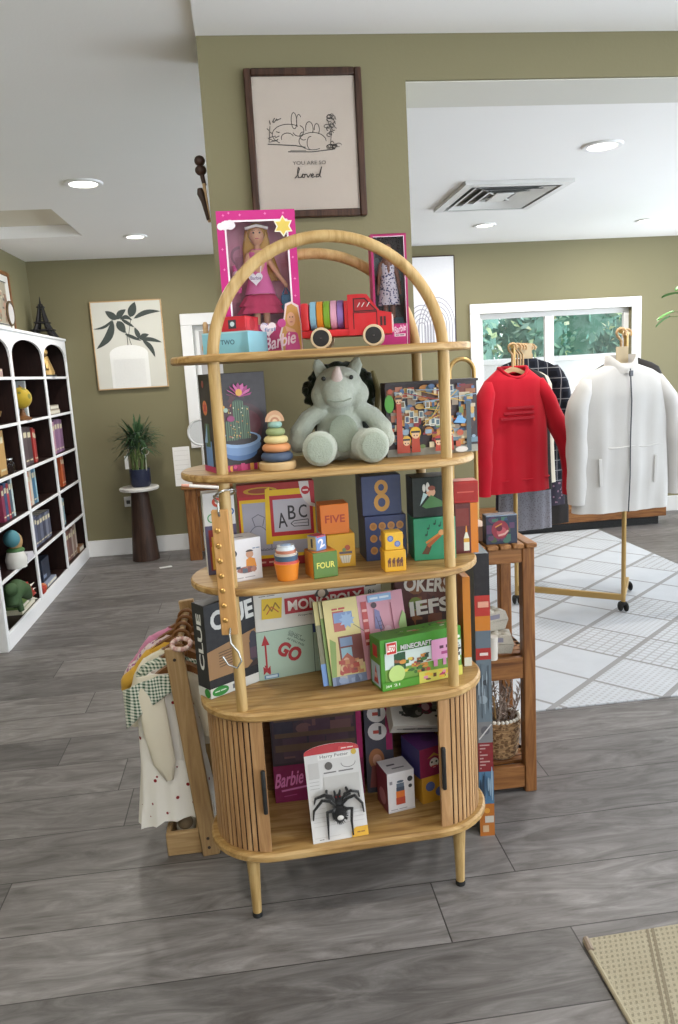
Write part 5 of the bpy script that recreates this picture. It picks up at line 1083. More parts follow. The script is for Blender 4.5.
# ------------------------------------------------------------------ inside the cupboard
zb = SB + .0005
mb, f, l, r_, tp = card(.275, .055, .372, K('8a1552'), .001)
f.rect(.0, .32, 1, 1, K('2c2028')); f.rect(.02, .34, .94, .98, K('3d2c38')); f.scatter(61, ['4a3342', '33262f', '5a3a4a', '2f2a3a', '6a4a4a'], 30, .03, .35, .92, .97, .08, .25)
for y0_, y1_ in ((.44, .50), (.56, .60), (.70, .73)): f.rect(.04, y0_, .92, y1_, K('5a4534'))
f.ell(.42, .86, .10, K('5c3248')); f.ell(.46, .8, .07, K('3a2430')); f.rect(.94, .32, 1, 1, K('a3155f')); f.rect(0, 0, 1, .32, K('7d1148')); f.text('Barbie', .015, .14, .33, .265, K('dd7db4'), .12, .3, .02); f.line([(.08, .10), (.38, .125)], .006, K('d27aae')); f.line([(.1, .05), (.24, .06)], .003, K('a8457e'))
put(mb, 'doll_playset_box', 'large dark magenta doll playset box at the back of the cupboard', 'box', cab(-.078, .075, zb), math.radians(0))
mb, f, l, r_, tp = card(.085, .045, .345, K('4a4a5c'), .001); f.rect(.0, .0, 1, 1, K('40404f')); f.rect(.75, .4, .98, 1, K('9b1a5c'))
for y in (.75, .58): f.ell(.45, y, .34, K('d8d6d8')); f.rect(.30, y - .02, .55, y + .012, K('b5453a')); f.rect(.5, y - .03, .6, y + .05, K('4a4a52'))
f.ell(.38, .32, .28, K('a8704a'), .10); f.ell(.4, .31, .16, K('d0a08a'), .055); f.poly([(.1, .05), (.2, .26), (.6, .26), (.75, .05)], K('8a4a4a'))
put(mb, 'doll_accessory_box', 'slim grey doll box with two round pictures, in the cupboard', 'box', cab(.110, .062, zb), math.radians(-3))
t = thing('spider_toy', 'hairy black toy spider on a newspaper printed card, standing in the cupboard', 'toy', cab(-.050, -.150, zb), math.radians(6)); t.rotation_euler.x = math.radians(-17)
a = MB(); w, h = .158, .262; n = 14
a.prism([(-w / 2, 0), (w / 2, 0), (w / 2, h - .02)] + [(w / 2 * math.cos(PI * k / n), h - .02 + .02 * math.sin(PI * k / n)) for k in range(1, n)] + [(-w / 2, h - .02)], 0, .0015, K('d6d4d0'), ((0, 0, 0), (1, 0, 0), (0, 0, 1)))
fr = Fr(a, (-w / 2, -.0015, 0), (1, 0, 0), (0, 0, 1), w, h)
fr.rect(0, .0, 1, .925, K('cfccc9')); fr.poly([(0, .905), (0, .925)] + [(.5 - .5 * math.cos(PI * k / 12), .925 + .073 * math.sin(PI * k / 12)) for k in range(13)] + [(1, .925), (1, .905)], K('b5222a')); fr.poly([(.62, .915), (.64, .955), (.96, .945), (.97, .915)], K('c93a3a')); fr.rect(0.68, 0.9282, 0.7724, 0.9378, K('e8d5d0')); fr.rect(0.7900, 0.9282, 0.9, 0.9378, K('e8d5d0'))
fr.rect(.24, .84, .84, .895, K('dedbd7')); fr.text('Harry Potter', .28, .846, .8, .888, K('6a6765')); fr.ell(.9, .88, .05, K('c9a83a')); fr.rect(0.32, 0.6934, 0.5468, 0.7066, K('6a6765')); fr.rect(0.5900, 0.6934, 0.86, 0.7066, K('6a6765'))
for k in range(8):
    fr.line([(.05, .80 - .035 * k), (.22, .80 - .035 * k)], .0012, K('9c9894')); fr.line([(.05, .48 - .045 * k), (.95, .48 - .045 * k)], .001, K('b3afab'))
fr.rect(.05, .66, .24, .82, K('c0bcb8')); fr.ell(.42, .77, .07, K('57524e')); fr.arc(.78, .78, .13, .05, PI, 2 * PI, .0016, K('6a6765')); fr.rect(.3, .28, .95, .66, K('bfbbb6')); fr.poly([(.70, 0), (1, 0), (1, .10), (.78, .10), (.70, .06)], K('d6a326')); fr.rect(0.8, 0.0384, 0.8588, 0.0516, K('8a5a1a')); fr.rect(0.8700, 0.0384, 0.94, 0.0516, K('8a5a1a')); fr.line([(.04, .05), (.5, .05)], .001, K('b3afab')); fr.rect(0.12, 0.0250, 0.1536, 0.0330, K('6a6765')); fr.rect(0.1600, 0.0250, 0.2, 0.0330, K('6a6765'))
a.build('backing_card', t)
sp = MB(); sf = M['spiderfur']; cy = .105; sp.ell((0, -.016, cy - .012), (.022, .014, .027), sf); sp.ell((0, -.016, cy + .028), (.015, .011, .016), sf)
for s_ in (-1, 1):
    for (ex, ez, kx, kz, by) in ((.030, .075, .032, .042, .022), (.066, .052, .036, .050, .016), (.074, .006, .045, .035, .012), (.036, -.055, .034, .0, .004)):
        b_ = (s_ * .010, -.016, cy + by); sp.tube([b_, (s_ * kx * .6, -.028, cy + kz * .8 + by * .2), (s_ * kx * 1.1, -.03, cy + kz), (s_ * ex, -.012, cy + ez * .75), (s_ * ex * 1.05, -.006, cy + ez - .03)], [.0055, .0055, .005, .004, .002], sf, 8)
    sp.tube([(s_ * .006, -.018, cy + .04), (s_ * .009, -.022, cy + .056)], [.005, .003], sf, 7)
b6 = sp.build('spider', t); b6.scale = (.93, 1.05, .93); b6.location.z = -.012; a = MB(); r8 = random.Random(2)
for k in range(70):
    q = r8.uniform(0, 2 * PI); p0 = Vector((.019 * math.cos(q), -.022, cy - .012 + .024 * math.sin(q))); a.tube([p0, p0 + Vector((.006 * math.cos(q), -.008, .006 * math.sin(q)))], [.0012, .0003], M['black'], 4)
a.build('bristles', b6); a = MB(); a.ell((0, -.030, cy - .022), (.010, .003, .007), P('c9c5c0', .4)); a.ell((-.006, -.027, cy + .038), .0022, P('8a1a1a', .2), 8, 6); a.ell((.006, -.027, cy + .038), .0022, P('8a1a1a', .2), 8, 6); a.build('markings', b6)
mb, f, l, r_, tp = card(.085, .085, .125, K('d9d6d8'), .001)
f.rect(0, 0, 1, .04, K('c9c5c8')); f.rect(.3, .18, .64, .36, K('b5432a')); f.rect(.31, .36, .63, .52, K('d8722a')); f.rect(.32, .52, .62, .62, K('3f4a5c')); f.rect(.33, .62, .61, .72, K('5d6a7a')); f.ell(.47, .76, .13, K('4a5a6a'), .03); f.ell(.84, .78, .1, K('2f3036')); f.ell(.84, .60, .07, K('2f3036')); f.rect(0.1, 0.0612, 0.3520, 0.0788, K('8a868c')); f.rect(0.4000, 0.0612, 0.7, 0.0788, K('8a868c')); f.rect(.08, .72, .18, .8, K('8a868c')); l.rect(0, 0, 1, 1, K('8a3a48')); l.ell(.5, .3, .3, K('c98a9a')); tp.rect(.2, .5, .5, .6, K('55525a')); tp.rect(.3, .25, .75, .33, K('77747c'))
put(mb, 'toy_box', 'white box picturing a tower of stacked cups, inside the cupboard', 'box', cab(.147, -.055, zb), math.radians(12))
mb, f, l, r_, tp = card(.09, .10, .085, K('c99326'), .0015); f.ell(.3, .62, .17, K('54639a')); f.ell(.66, .36, .17, K('54639a')); r_.rect(0, 0, 1, 1, K('b58020'))
put(mb, 'stacking_cube', 'yellow stacking cube under the magenta one inside the cupboard', 'cube', cab(.258, -.03, zb), math.radians(14), 'stacking cubes in the cupboard')
mb, f, l, r_, tp = card(.097, .11, .092, K('8a1d48'), .0015); f.ell(.5, .45, .16, K('d8cfc9')); f.poly([(.25, .62), (.5, .8), (.75, .62), (.5, .7)], K('b58a3a')); f.ell(.42, .48, .035, K('2b2b2b')); f.ell(.58, .48, .035, K('2b2b2b')); f.rect(.4, .3, .6, .36, K('b53a3a')); tp.rect(0, 0, 1, 1, K('64307a')); l.rect(0, 0, 1, 1, K('3f3a7a')); tp.ell(.6, .5, .2, K('4a2a5c'))
put(mb, 'stacking_cube', 'magenta stacking cube with a pale face, inside the cupboard', 'cube', cab(.255, -.032, zb + .0858), math.radians(18), 'stacking cubes in the cupboard')
mb = MB(); mb.box(-.09, .09, 0, .12, 0, .045, K('cfcdc9'), .001, 1); tp = Fr(mb, (-.09, 0, .045), (1, 0, 0), (0, 1, 0), .18, .12); tp.ell(.4, .5, .2, K('3a3d38')); tp.ell(.33, .62, .1, K('55594a')); tp.ell(.62, .5, .14, K('7a2a48')); tp.ell(.62, .5, .07, K('d0b0bc')); tp.scatter(71, ['4a4d48', '2f302f', '8a8a84'], 16, .1, .2, .9, .85, .05, .16); f = Fr(mb, (-.09, 0, 0), (1, 0, 0), (0, 0, 1), .18, .045); f.line([(.1, .5), (.9, .5)], .006, K('8a8a88')); f.rect(0.2, 0.4120, 0.4100, 0.5880, K('5a5a5a')); f.rect(0.4500, 0.4120, 0.7, 0.5880, K('5a5a5a'))
o = put(mb, 'craft_kit_box', 'white printed box tipped forward on top of the magenta cube', 'box', cab(.222, .014, zb + .205), math.radians(8)); o.rotation_euler = (math.radians(38), math.radians(8), math.radians(6))

# ------------------------------------------------------------------ peg strip hanging on the pole
t = thing('hanging_peg_strip', 'wooden strip with brass pegs hanging on a metal hook from the cabinet pole', 'peg strip', cab(-.3075, -.188, .865), math.radians(-8))
a = MB(); a.box(-.021, .021, 0, .014, -.012, .312, M['ply'], .002, 1); a.build('strip', t)
for k in range(7):
    a = MB(); z_ = .262 - k * .0385; a.lathe([(.003, 0), (.003, .008), (.0065, .010), (.0065, .0125), (.004, .015)], M['brass'], 14); o = a.build('peg', t); o.rotation_euler.x = PI / 2; o.location = (-.006, 0, z_)
a = MB(); a.tube([(0, -.004, .298), (0, -.012, .31), (0, -.006, .33), (-.010, .01, .338), (-.016, .03, .343)], .003, M['steel'], 8); 
a.tube([(.010 + .026 * math.cos(2 * PI * k / 26), .058 + .026 * math.sin(2 * PI * k / 26), .345 + .012 * math.cos(2 * PI * k / 26 + 1)) for k in range(26)], .003, M['steel'], 8, True); a.build('hook', t, 'metal ring hook around the pole')
a = MB(); a.tube([(.003, .0, .006), (.002, -.012, -.006), (.004, -.016, -.028), (.022, -.018, -.052), (.028, -.02, -.075), (.016, -.022, -.092), (-.006, -.022, -.082), (-.018, -.022, -.06)], .0028, M['steel'], 8); a.build('hook', t, 'metal hook below the strip')
a = MB(); a.tube([(.0, .018, .366), (-.072, .02, .374)], .004, P('e6e0da', .5), 10); a.tube([(-.073, .02, .374), (-.092, .022, .376)], [.004, .003], P('d79a86', .5), 10); a.build('marker', t, 'white rod with a pink tip')

# ================================================================== clothes
def smooth(t): return t * t * (3 - 2 * t)
def garment(name, label, cat, loc, rotz, fab, W=.23, L=.70, hem=None, dep=.085, sleeves=((-1, .60, .04), (1, .60, .04)), seed=0, group=None, neck=.075, fold=.010, extra=None, slr=(.078, .062, .045), shrug=.055, yoke=None, drop=0):
    """a top hanging by its shoulders: origin at the neck, faces -Y"""
    t = thing(name, label, cat, loc, rotz, group); r = random.Random(seed); ph = [r.uniform(0, 6) for _ in range(6)]; hem = hem or W
    rows = [(0, neck, min(.045, dep * .8)), (-.008, neck + .012, min(.05, dep * .85)), (-shrug * .55, W * .66, min(.06, dep * .9)), (-shrug, W * .86, min(.07, dep * .95)), (-shrug * 1.9, W * .97, dep * .95), (-.18 if L > .5 else -L * .25, W * .98, dep)]
    zl = rows[-1][0]; n = 12
    for i in range(1, n + 1):
        q = i / n; rows.append((zl + (-L - zl) * q, W * .98 + (hem - W * .98) * q, dep * (1 - .12 * q)))
    N = 72; vs = []; fs = []
    for j, (z, hw, hd) in enumerate(rows):
        a = min(1, max(0, (-z - .08) / max(L, .1)))
        for k in range(N):
            an = 2 * PI * k / N; cx, sx_ = math.cos(an), math.sin(an)
            x = hw * (abs(cx) ** .75) * (1 if cx >= 0 else -1); y = hd * (abs(sx_) ** .85) * (1 if sx_ >= 0 else -1)
            f_ = fold * (.25 + a) * (math.sin(x / W * 9 + ph[0] + z * 2) * .6 + math.sin(x / W * 17 + ph[1] - z * 3) * .4 + .5 * math.sin(z * 14 + x * 9 + ph[2]))
            y += f_ * (1 if sx_ >= 0 else -1) * abs(sx_); x += .3 * f_ * abs(cx)
            vs.append((x, y, z - (drop * (1, .75, .25)[j] * max(0, -sx_) ** 1.5 if j < 3 else 0)))
    R = len(rows)
    for j in range(R - 1):
        for k in range(N): fs.append((j * N + k, (j + 1) * N + k, (j + 1) * N + (k + 1) % N, j * N + (k + 1) % N))
    # inner face so the cloth has thickness at the hem and neck
    b = len(vs)
    for j, (z, hw, hd) in ((0, rows[0]), (R - 1, rows[-1])):
        for k in range(N):
            v = Vector(vs[j * N + k]); vs.append((v.x * .95, v.y * .9, v.z + (.03 if j else -.03)))
    for k in range(N):
        k2 = (k + 1) % N; fs.append((k, k2, b + k2, b + k)); o_ = (R - 1) * N; fs.append((o_ + k, b + N + k, b + N + k2, o_ + k2))
    m = MB(); m.add(vs, fs, fab)
    if yoke: 
        m.fm = [m.mi(yoke) if max(Vector(m.v[i]).z for i in f_) > -.11 * L / .5 and False else q for f_, q in zip(m.f, m.fm)]
    body = m.build('body', t, smooth=80)
    for s_, ln, out in sleeves:
        m = MB(); n_ = 14; pts = []; rs = []
        for i in range(n_ + 1):
            q = i / n_; x = s_ * (W * .76 + .055 * smooth(min(1, q * 5)) * (W / .25) + out * smooth(min(1, q * 1.4))); z = -shrug * 1.02 - .05 * min(1, q * 5) - ln * q
            pts.append((x, -.012 - .02 * q * (1 - q), z)); rr_ = slr[0] + (slr[1] - slr[0]) * min(1, q * 2) if q < .5 else slr[1] + (slr[2] - slr[1]) * (q - .5) * 2
            rs.append(rr_ * (.5 if i == 0 else .88 if i == 1 else 1) * (1 + .06 * math.sin(q * 21 + ph[3] + s_)))
        m.tube(pts, rs, fab, 18, flat=.8); sl = m.build('sleeve', t, smooth=80)
    return t
def hanger(label, loc, rotz, mat, W=.2, hook=.10, group=None, card_=None, thick=.012):
    """origin at the neck of the shoulders"""
    t = thing('clothes_hanger', label, 'hanger', loc, rotz, group); a = MB(); n = 14
    up = [(-W + 2 * W * k / n, .018 - .075 * abs(-1 + 2 * k / n) ** 1.5) for k in range(n + 1)]; dn = [(x, z - .026) for x, z in up][::-1]
    for k in range(n):
        (x0, z0), (x1, z1) = up[k], up[k + 1]; a.prism([(x0, z0 - .026), (x1, z1 - .026), (x1, z1), (x0, z0)], -thick / 2, thick / 2, mat)
    a.build('shoulders', t); a = MB(); R = .026
    hc = hook - .045; pts = [(0, 0, .010), (0, 0, max(.014, hc - R * 1.5)), (-R * .75, 0, hc - R * .6)] + [(-R * math.cos(q), 0, hc + R * math.sin(q)) for q in [PI * k / 12 * 1.15 for k in range(13)]]
    a.tube([(x - .0, y, z) for x, y, z in pts], .006 if card_ is None else .0075, mat, 10); a.build('hook', t)
    if card_:
        a = MB(); a.box(-.036, .036, -.012, -.008, .0, .095, P('cdb894', .7), .001, 1); a.build('size_card', t)
    return t

# gold garment rack (four posts on castors, two rails running back)
RA = math.radians(-30); ux, uy = Vector((math.cos(RA), math.sin(RA), 0)), Vector((-math.sin(RA), math.cos(RA), 0))
A0 = Vector((2.105, 4.16, 0)); B0 = A0 - ux * .62; back = uy * .44
rack = thing('garment_rack', 'gold metal garment rack on black castors standing on the patchwork rug', 'garment rack', (0, 0, 0)); gm = M['gold']
for p, zr in ((A0, 1.618), (B0, 1.579), (A0 + back, 0)):
    if zr: a = MB(); a.tube([p + Vector((0, 0, .065)), p + Vector((0, 0, zr))], .013, gm, 14); po = a.build('post', rack)
    a = MB(); a.lathe([(.014, .05), (.02, .052), (.02, .068), (.013, .07)], M['black'], 16, (p.x, p.y, 0))
    for s_ in (-1, 1): a.ell((p.x + s_ * .016 * ux.x, p.y + s_ * .016 * ux.y, .0385), (.012, .029, .029), M['rubber'], 16, 10)
    a.build('castor', rack)
a = MB(); a.bar(A0 + Vector((0, 0, .085)), A0 + back + Vector((0, 0, .085)), .02, .028, gm); a.build('foot_bar', rack)
for p, q0, l_, zr in ((A0, Vector((1.985, 3.98, 0)), .46, 1.616), (B0, Vector((1.49, 4.27, 0)), .80, 1.577)):
    a = MB(); a.tube([q0 + Vector((0, 0, zr)), p + Vector((0, 0, zr)), p + uy * l_ + Vector((0, 0, zr))], .011, gm, 14); a.build('rail', rack)
a = MB(); a.bar(B0 + Vector((0, 0, .115)), A0 + Vector((0, 0, .095)), .022, .036, gm); a.build('base_bar', rack)
a = MB(); c0 = Vector((1.165, 4.15, 0)); R = .068
a.tube([c0 + Vector((-R, 0, 0.02)), c0 + Vector((-R, 0, .7)), c0 + Vector((-R, 0, 1.468))] + [c0 + Vector((-R * math.cos(PI * k / 18), 0, 1.468 + R * math.sin(PI * k / 18))) for k in range(1, 18)] + [c0 + Vector((R, 0, 1.468)), c0 + Vector((R, 0, .7)), c0 + Vector((R, 0, .02))], .012, gm, 12)
hoop = a.build('hoop', None); hoop.location = (0, 0, -.014); tag(hoop, 'narrow gold arched hoop stand beside the red sweater', 'hoop'); hoop.name = 'hoop_stand'
# white jacket, red sweater and the garments behind them
jk = garment('zip_jacket', 'long white zip jacket hanging at the front of the gold rack', 'jacket', (2.012, 4.03, 1.452), math.radians(4), M['whitefab'], .272, .80, .285, .088, ((-1, .62, .0), (1, .60, .05)), 3, None, .078, .013, slr=(.070, .066, .056), shrug=.075)
a = MB(); a.tube([(.006, -.083, -.03), (.008, -.097, -.2), (.004, -.095, -.42), (.006, -.093, -.6), (.0, -.09, -.80)], .0035, P('45464a', .4, .3), 8); a.box(-.006, .014, -.10, -.09, -.07, -.04, P('55565a', .4, .5), .002, 1); a.build('zipper', jk)
a = MB(); N = 40; vs = []; fs = []
for j, (dz, k_) in enumerate(((-.04, 1.10), (.0, 1.02), (.042, .98), (.045, .90), (-.02, .86))):
    for k in range(N):
        an = 2 * PI * k / N; fr_ = 1 - .5 * max(0, -math.sin(an)) ** 4; vs.append((.090 * k_ * math.cos(an), .066 * k_ * math.sin(an), dz * fr_ - .034 * max(0, -math.sin(an)) ** 2))
for j in range(4):
    for k in range(N): fs.append((j * N + k, j * N + (k + 1) % N, (j + 1) * N + (k + 1) % N, (j + 1) * N + k))
a.add(vs, fs, M['whitefab']); a.build('collar', jk, smooth=80)
for s_ in (-1, 1):
    a = MB(); a.bar((s_ * .165, -.083, -.50), (s_ * .160, -.084, -.65), .018, .006, M['whitefab'], .002, (0, -1, 0)); a.build('pocket', jk)
a = MB(); N = 60; a.tube([(.277 * math.cos(2 * PI * k / N), .090 * math.sin(2 * PI * k / N), -.445 + .003 * math.sin(k)) for k in range(N)], .004, M['whitefab'], 6, True); a.build('waist_seam', jk)
a = MB(); a.box(-.03, .03, .02, .024, -.04, -.015, M['black']); a.build('neck_label', jk)
hanger('pale wooden hanger with a square size card holding the white zip jacket', (2.012, 4.03, 1.444), math.radians(4), M['hanger'], .17, .210, 'pale wooden hangers', True)
p_ = A0 + uy * .12
garment('dark_jacket', 'black jacket just behind the white one, only its shoulder showing', 'jacket', (p_.x + .0, p_.y, 1.475), math.radians(2), M['blackfab'], .225, .72, .235, .045, (), 9, None, .07, .006)
hanger('pale wooden hanger holding the black jacket behind the white one', (p_.x + .0, p_.y, 1.463), math.radians(2), M['hanger'], .15, .192, 'pale wooden hangers')
sw = garment('sweater', 'bright red crew neck sweater hanging beside the white jacket', 'sweater', (1.522, 4.352, 1.456), math.radians(9), M['redfab'], .208, .715, .225, .070, ((-1, .60, .0), (1, .64, .155)), 5, None, .088, .009, slr=(.066, .066, .048), shrug=.07, drop=.055)
a = MB(); N = 40; a.tube([(.086 * math.cos(2 * PI * k / N), .055 * math.sin(2 * PI * k / N), .002 - .058 * max(0, -math.sin(2 * PI * k / N)) ** 1.5) for k in range(N)], .010, M['redfab'], 8, True); a.build('neckband', sw)
a = MB(); N = 60; a.tube([(.226 * math.cos(2 * PI * k / N), .066 * math.sin(2 * PI * k / N), -.64) for k in range(N)], .004, M['redfab'], 6, True); a.build('hem_seam', sw)
for k in range(3):
    a = MB(); a.box(-.12 + .02 * k, .09, -.080, -.074, -.29 + .03 * k, -.275 + .03 * k, P('b01228', .9), .001, 1); a.build('chest_print', sw, 'darker red printed line')
hanger('pale wooden hanger holding the red sweater', (1.522, 4.352, 1.444), math.radians(9), M['hanger'], .14, .170, 'pale wooden hangers')
flor = m_speck('dark_floral_cloth', '3a3540', '8a6a78', 40, .3)
for i, (nm, fab, lab, q, W_, L_, dz) in enumerate((('cardigan', M['blackfab'], 'black cardigan edge right behind the red sweater', .13, .205, .76, 0), ('shirt', M['creamfab'], 'cream shirt edge second behind the red sweater', .225, .215, .72, -.01), ('trousers_set', M['greyfab'], 'grey speckled outfit hanging lowest, its hem below the red sweater', .32, .17, 1.02, -.02),
                                             ('plaid_shirt', M['plaid'], 'dark plaid shirt hanging behind the red sweater near the window', .42, .235, .80, .05), ('floral_dress', flor, 'dark floral dress hanging behind the plaid shirt', .53, .235, .95, .02), ('long_coat', M['blackfab'], 'long black coat at the back of the rail behind the plaid shirt', .64, .25, 1.08, .0))):
    p_ = B0 + uy * q
    garment(nm, lab, 'clothing', (p_.x, p_.y, 1.455 + dz), math.radians(6), fab, W_, L_, W_ + .015, .034, ((1, .55, .03),) if nm == 'plaid_shirt' else (), 20 + i, 'clothes behind the red sweater', .07, .006)
    hanger(f'pale wooden hanger holding the {nm.replace("_", " ")}', (p_.x, p_.y, 1.447 + dz), math.radians(6), M['hanger'], .13, .168 - dz, 'pale wooden hangers', True if nm == 'plaid_shirt' else None)
# low wooden bench against the far wall
lr = thing('wooden_bench', 'low wooden plank bench with a black base under the far window', 'bench', (0, 0, 0))
a = MB(); a.box(1.55, 3.60, 6.34, 6.72, .075, .195, M['teakx'], .004, 1); a.build('plank', lr); a = MB(); a.box(1.60, 3.55, 6.38, 6.68, 0, .075, M['black'], .003, 1); a.build('base', lr)
mb = MB(); mb.box(0, .20, 0, .12, 0, .035, P('a8262c', .6), .006, 2); mb.box(.14, .24, .03, .09, .035, .055, P('2a2a2c', .6), .004, 1); put(mb, 'folded_scarf', 'small red folded item lying on the low wooden bench', 'clothing', (2.36, 6.36, .1955))

# ------------------------------------------------------------------ children's rail by the cabinet
kr = thing('kids_clothes_rail', 'small honey wood clothes rail with a tray base beside the cabinet', 'clothes rail', (0, 0, 0))
for y in (2.285, 2.80):
    a = MB(); a.bar((-.222, y, .0), (-.279, y, .70), .055, .022, M['pine'], .003, (0, 1, 0)); po = a.build('post', kr)
    a = MB()
    for x, z in ((-.2775, .665), (-.229, .062), (-.2275, .03)): a.tube([(x, y - .0125, z), (x, y - .0105, z)], .005, P('33241a', .6), 12)
    a.build('screw_holes', po)
a = MB(); a.tube([(-.2765, 2.296, .665), (-.2765, 2.789, .665)], .010, M['pinex'], 12); a.build('rail', kr)
a = MB(); a.box(-.362, -.252, 2.296, 2.316, .0, .078, M['pinex'], .003, 1); a.box(-.362, -.252, 2.77, 2.79, .0, .078, M['pinex'], .003, 1); a.box(-.362, -.346, 2.316, 2.77, .0, .078, M['pine'], .003, 1); a.box(-.268, -.252, 2.316, 2.77, .0, .078, M['pine'], .003, 1); a.box(-.346, -.268, 2.316, 2.77, .004, .016, M['pinex'], .001, 1); a.build('tray', kr)
gar = [('kids_dress', M['cherry'], 'white cherry print child dress at the front of the small rail', 2.362, .10, .45, .112, ()),
       ('kids_bolero', M['gingham'], 'green gingham child top tucked behind the cherry dress', 2.428, .125, .20, .14, ()),
       ('kids_shirt', M['creamfab'], 'cream child shirt in the middle of the small rail', 2.502, .12, .34, .13, ((-1, .17, .03), (1, .15, .02))),
       ('kids_cardigan', M['yellowfab'], 'yellow child cardigan on the small rail', 2.577, .12, .30, .125, ((-1, .08, .06),)),
       ('kids_blouse', M['floralfab'], 'lilac floral child blouse on the small rail', 2.652, .12, .3, .125, ((-1, .08, .06),)),
       ('kids_skirt', M['pinkfab'], 'pink child top at the back end of the small rail', 2.725, .13, .3, .14, ((-1, .1, .05),))]
for i, (nm, fab, lab, y, W_, L_, hem_, sl) in enumerate(gar):
    x = -.30 if i else -.32
    g = garment(nm, lab, 'child clothing', (x, y, .625 if i else .60), math.radians(-4), fab, W_, L_, hem_, .028, sl, 60 + i, 'child clothes on the small rail', .045, .006, slr=(.036, .032, .026), shrug=.03)
    if i == 0:
        a = MB(); N = 40; vs = []; fs = []
        for j in range(6):
            q = j / 5
            for k in range(N):
                an = 2 * PI * k / N; rr_ = (.106 + .022 * q) + .012 * q * math.sin(an * 9); vs.append((rr_ * math.cos(an), (.032 + .012 * q) * math.sin(an) * (1 + .25 * q * math.sin(an * 11)), -.29 - (.215 + .02 * math.sin(an * 2 + 1)) * q))
        for j in range(5):
            for k in range(N): fs.append((j * N + k, (j + 1) * N + k, (j + 1) * N + (k + 1) % N, j * N + (k + 1) % N))
        a.add(vs, fs, M['cherry']); a.build('ruffle', g, smooth=80)
        a = MB(); a.tube([(-.05, -.034, .0), (-.045, -.044, -.06), (-.035, -.046, -.18), (-.022, -.044, -.29), (-.012, -.042, -.35)], [.012, .014, .014, .012, .004], M['creamfab'], 16, flat=3.0); a.build('cream_scarf', g, smooth=80); a = MB(); a.tube([(.055, .0, -.015), (.095, -.012, -.05), (.125, -.016, -.11), (.137, -.014, -.17), (.138, -.012, -.215)], [.022, .036, .040, .038, .034], M['creamfab'], 16, flat=.8); a.build('cream_sleeve', g, smooth=80)
        a = MB(); vs = []; fs = []; n1, n2 = 16, 8
        for i_ in range(n1 + 1):
            u = i_ / n1; x_ = .03 - .160 * u
            for j_ in range(n2 + 1):
                v = j_ / n2; zt = .012 - .055 * u ** 1.6; zb = -.045 - .10 * u - .05 * max(0, u - .6) * 2.5 * (1.5 - u)
                vs.append((x_, -.050 * math.sqrt(max(.12, 1 - (x_ / .15) ** 2)) - .006 - .004 * math.sin(u * 17 + v * 2), zt + (zb - zt) * v))
        for i_ in range(n1):
            for j_ in range(n2): q = i_ * (n2 + 1) + j_; fs.append((q, q + 1, q + n2 + 2, q + n2 + 1))
        a.add(vs, fs, M['gingham']); sh = a.build('gingham_shawl', g, smooth=80); so_ = sh.modifiers.new('s', 'SOLIDIFY'); so_.thickness = .003
    t = hanger(f'brown wooden hanger of the {lab.split(" child")[0]} child garment', (-.2765, y, .634 if i else .612), math.radians(-4), M['brownh'], .145 if i in (3, 4) else .118, .068 if i else .09, 'brown child hangers', None, .026)
a = MB()
for k in range(22):
    q = 2 * PI * k / 22; a.ell((.028 * math.cos(q), .028 * math.sin(q) * .75, .010 * math.sin(q) + .014), .0075, P(['d8b5aa', 'e3cbc2', 'c99a92'][k % 3], .4), 10, 8)
put(a, 'bead_necklace', 'pale pink bead bracelet draped over the small rail post', 'beads', (-.255, 2.29, .694))
mb = MB(); mb.ell((0, 0, .03), (.035, .05, .03), M['creamfab']); mb.ell((.0, -.02, .045), (.025, .03, .02), P('9a8468', .9)); put(mb, 'rolled_socks', 'small cream bundle lying in the tray of the small rail', 'clothing', (-.306, 2.40, .0165))

# ------------------------------------------------------------------ slatted wooden stand at the other end
tb = thing('slatted_stand', 'three tier reddish wooden slatted stand beside the cabinet', 'stand', (0, 0, 0)); X0, X1, Y0, Y1 = .712, .912, 2.42, 2.70
for x in (X0, X1 - .042):
    for y in (Y0, Y1 - .042):
        a = MB(); a.box(x, x + .042, y, y + .042, 0, .885, M['teak'], .003, 1); a.build('leg', tb)
for z0, z1 in ((.835, .885), (.425, .50), (.018, .10)):
    a = MB(); a.box(X0 + .042, X1 - .042, Y0 + .004, Y0 + .026, z0, z1, M['teakx'], .002, 1); a.box(X0 + .042, X1 - .042, Y1 - .026, Y1 - .004, z0, z1, M['teakx'], .002, 1); a.box(X0 + .004, X0 + .024, Y0 + .042, Y1 - .042, z0, z1, M['teaky'], .002, 1); a.box(X1 - .024, X1 - .004, Y0 + .042, Y1 - .042, z0, z1, M['teaky'], .002, 1); a.build('apron', tb)
for z in (.885, .50, .10):
    n = 5; a = MB()
    for k in range(n):
        if z > .8: a.box(X0 - .008 + k * .0442, X0 - .008 + k * .0442 + .038, Y0 - .008, Y1 + .008, z, z + .016, M['teaky'], .003, 1)
        else: a.box(X0 + .004, X1 - .004, Y0 + .05 + k * .038, Y0 + .05 + k * .038 + .03, z - .014, z, M['teakx'], .002, 1)
    a.build('slatted_shelf', tb)
mb, f, l, r_, tp = card(.105, .045, .098, K('2a3146'), .001); f.scatter(81, ['2f4a6a', '3f6a5a', '5a3a5a', '24324a', '4a5a3a'], 30, 0, 0, 1, 1, .1, .3); f.ell(.45, .5, .28, K('8a2a3a'), .32); f.ell(.5, .42, .16, K('b5525a'), .16); f.ell(.42, .55, .1, K('5a1a2a')); f.line([(.4, .3), (.6, .35), (.7, .45)], .006, K('d0a59a')); f.line([(.3, .6), (.5, .7)], .004, K('c9803a')); f.rect(0, .97, 1, 1, K('8fa0b5')); r_.rect(0, 0, 1, 1, K('b9c4cf'))
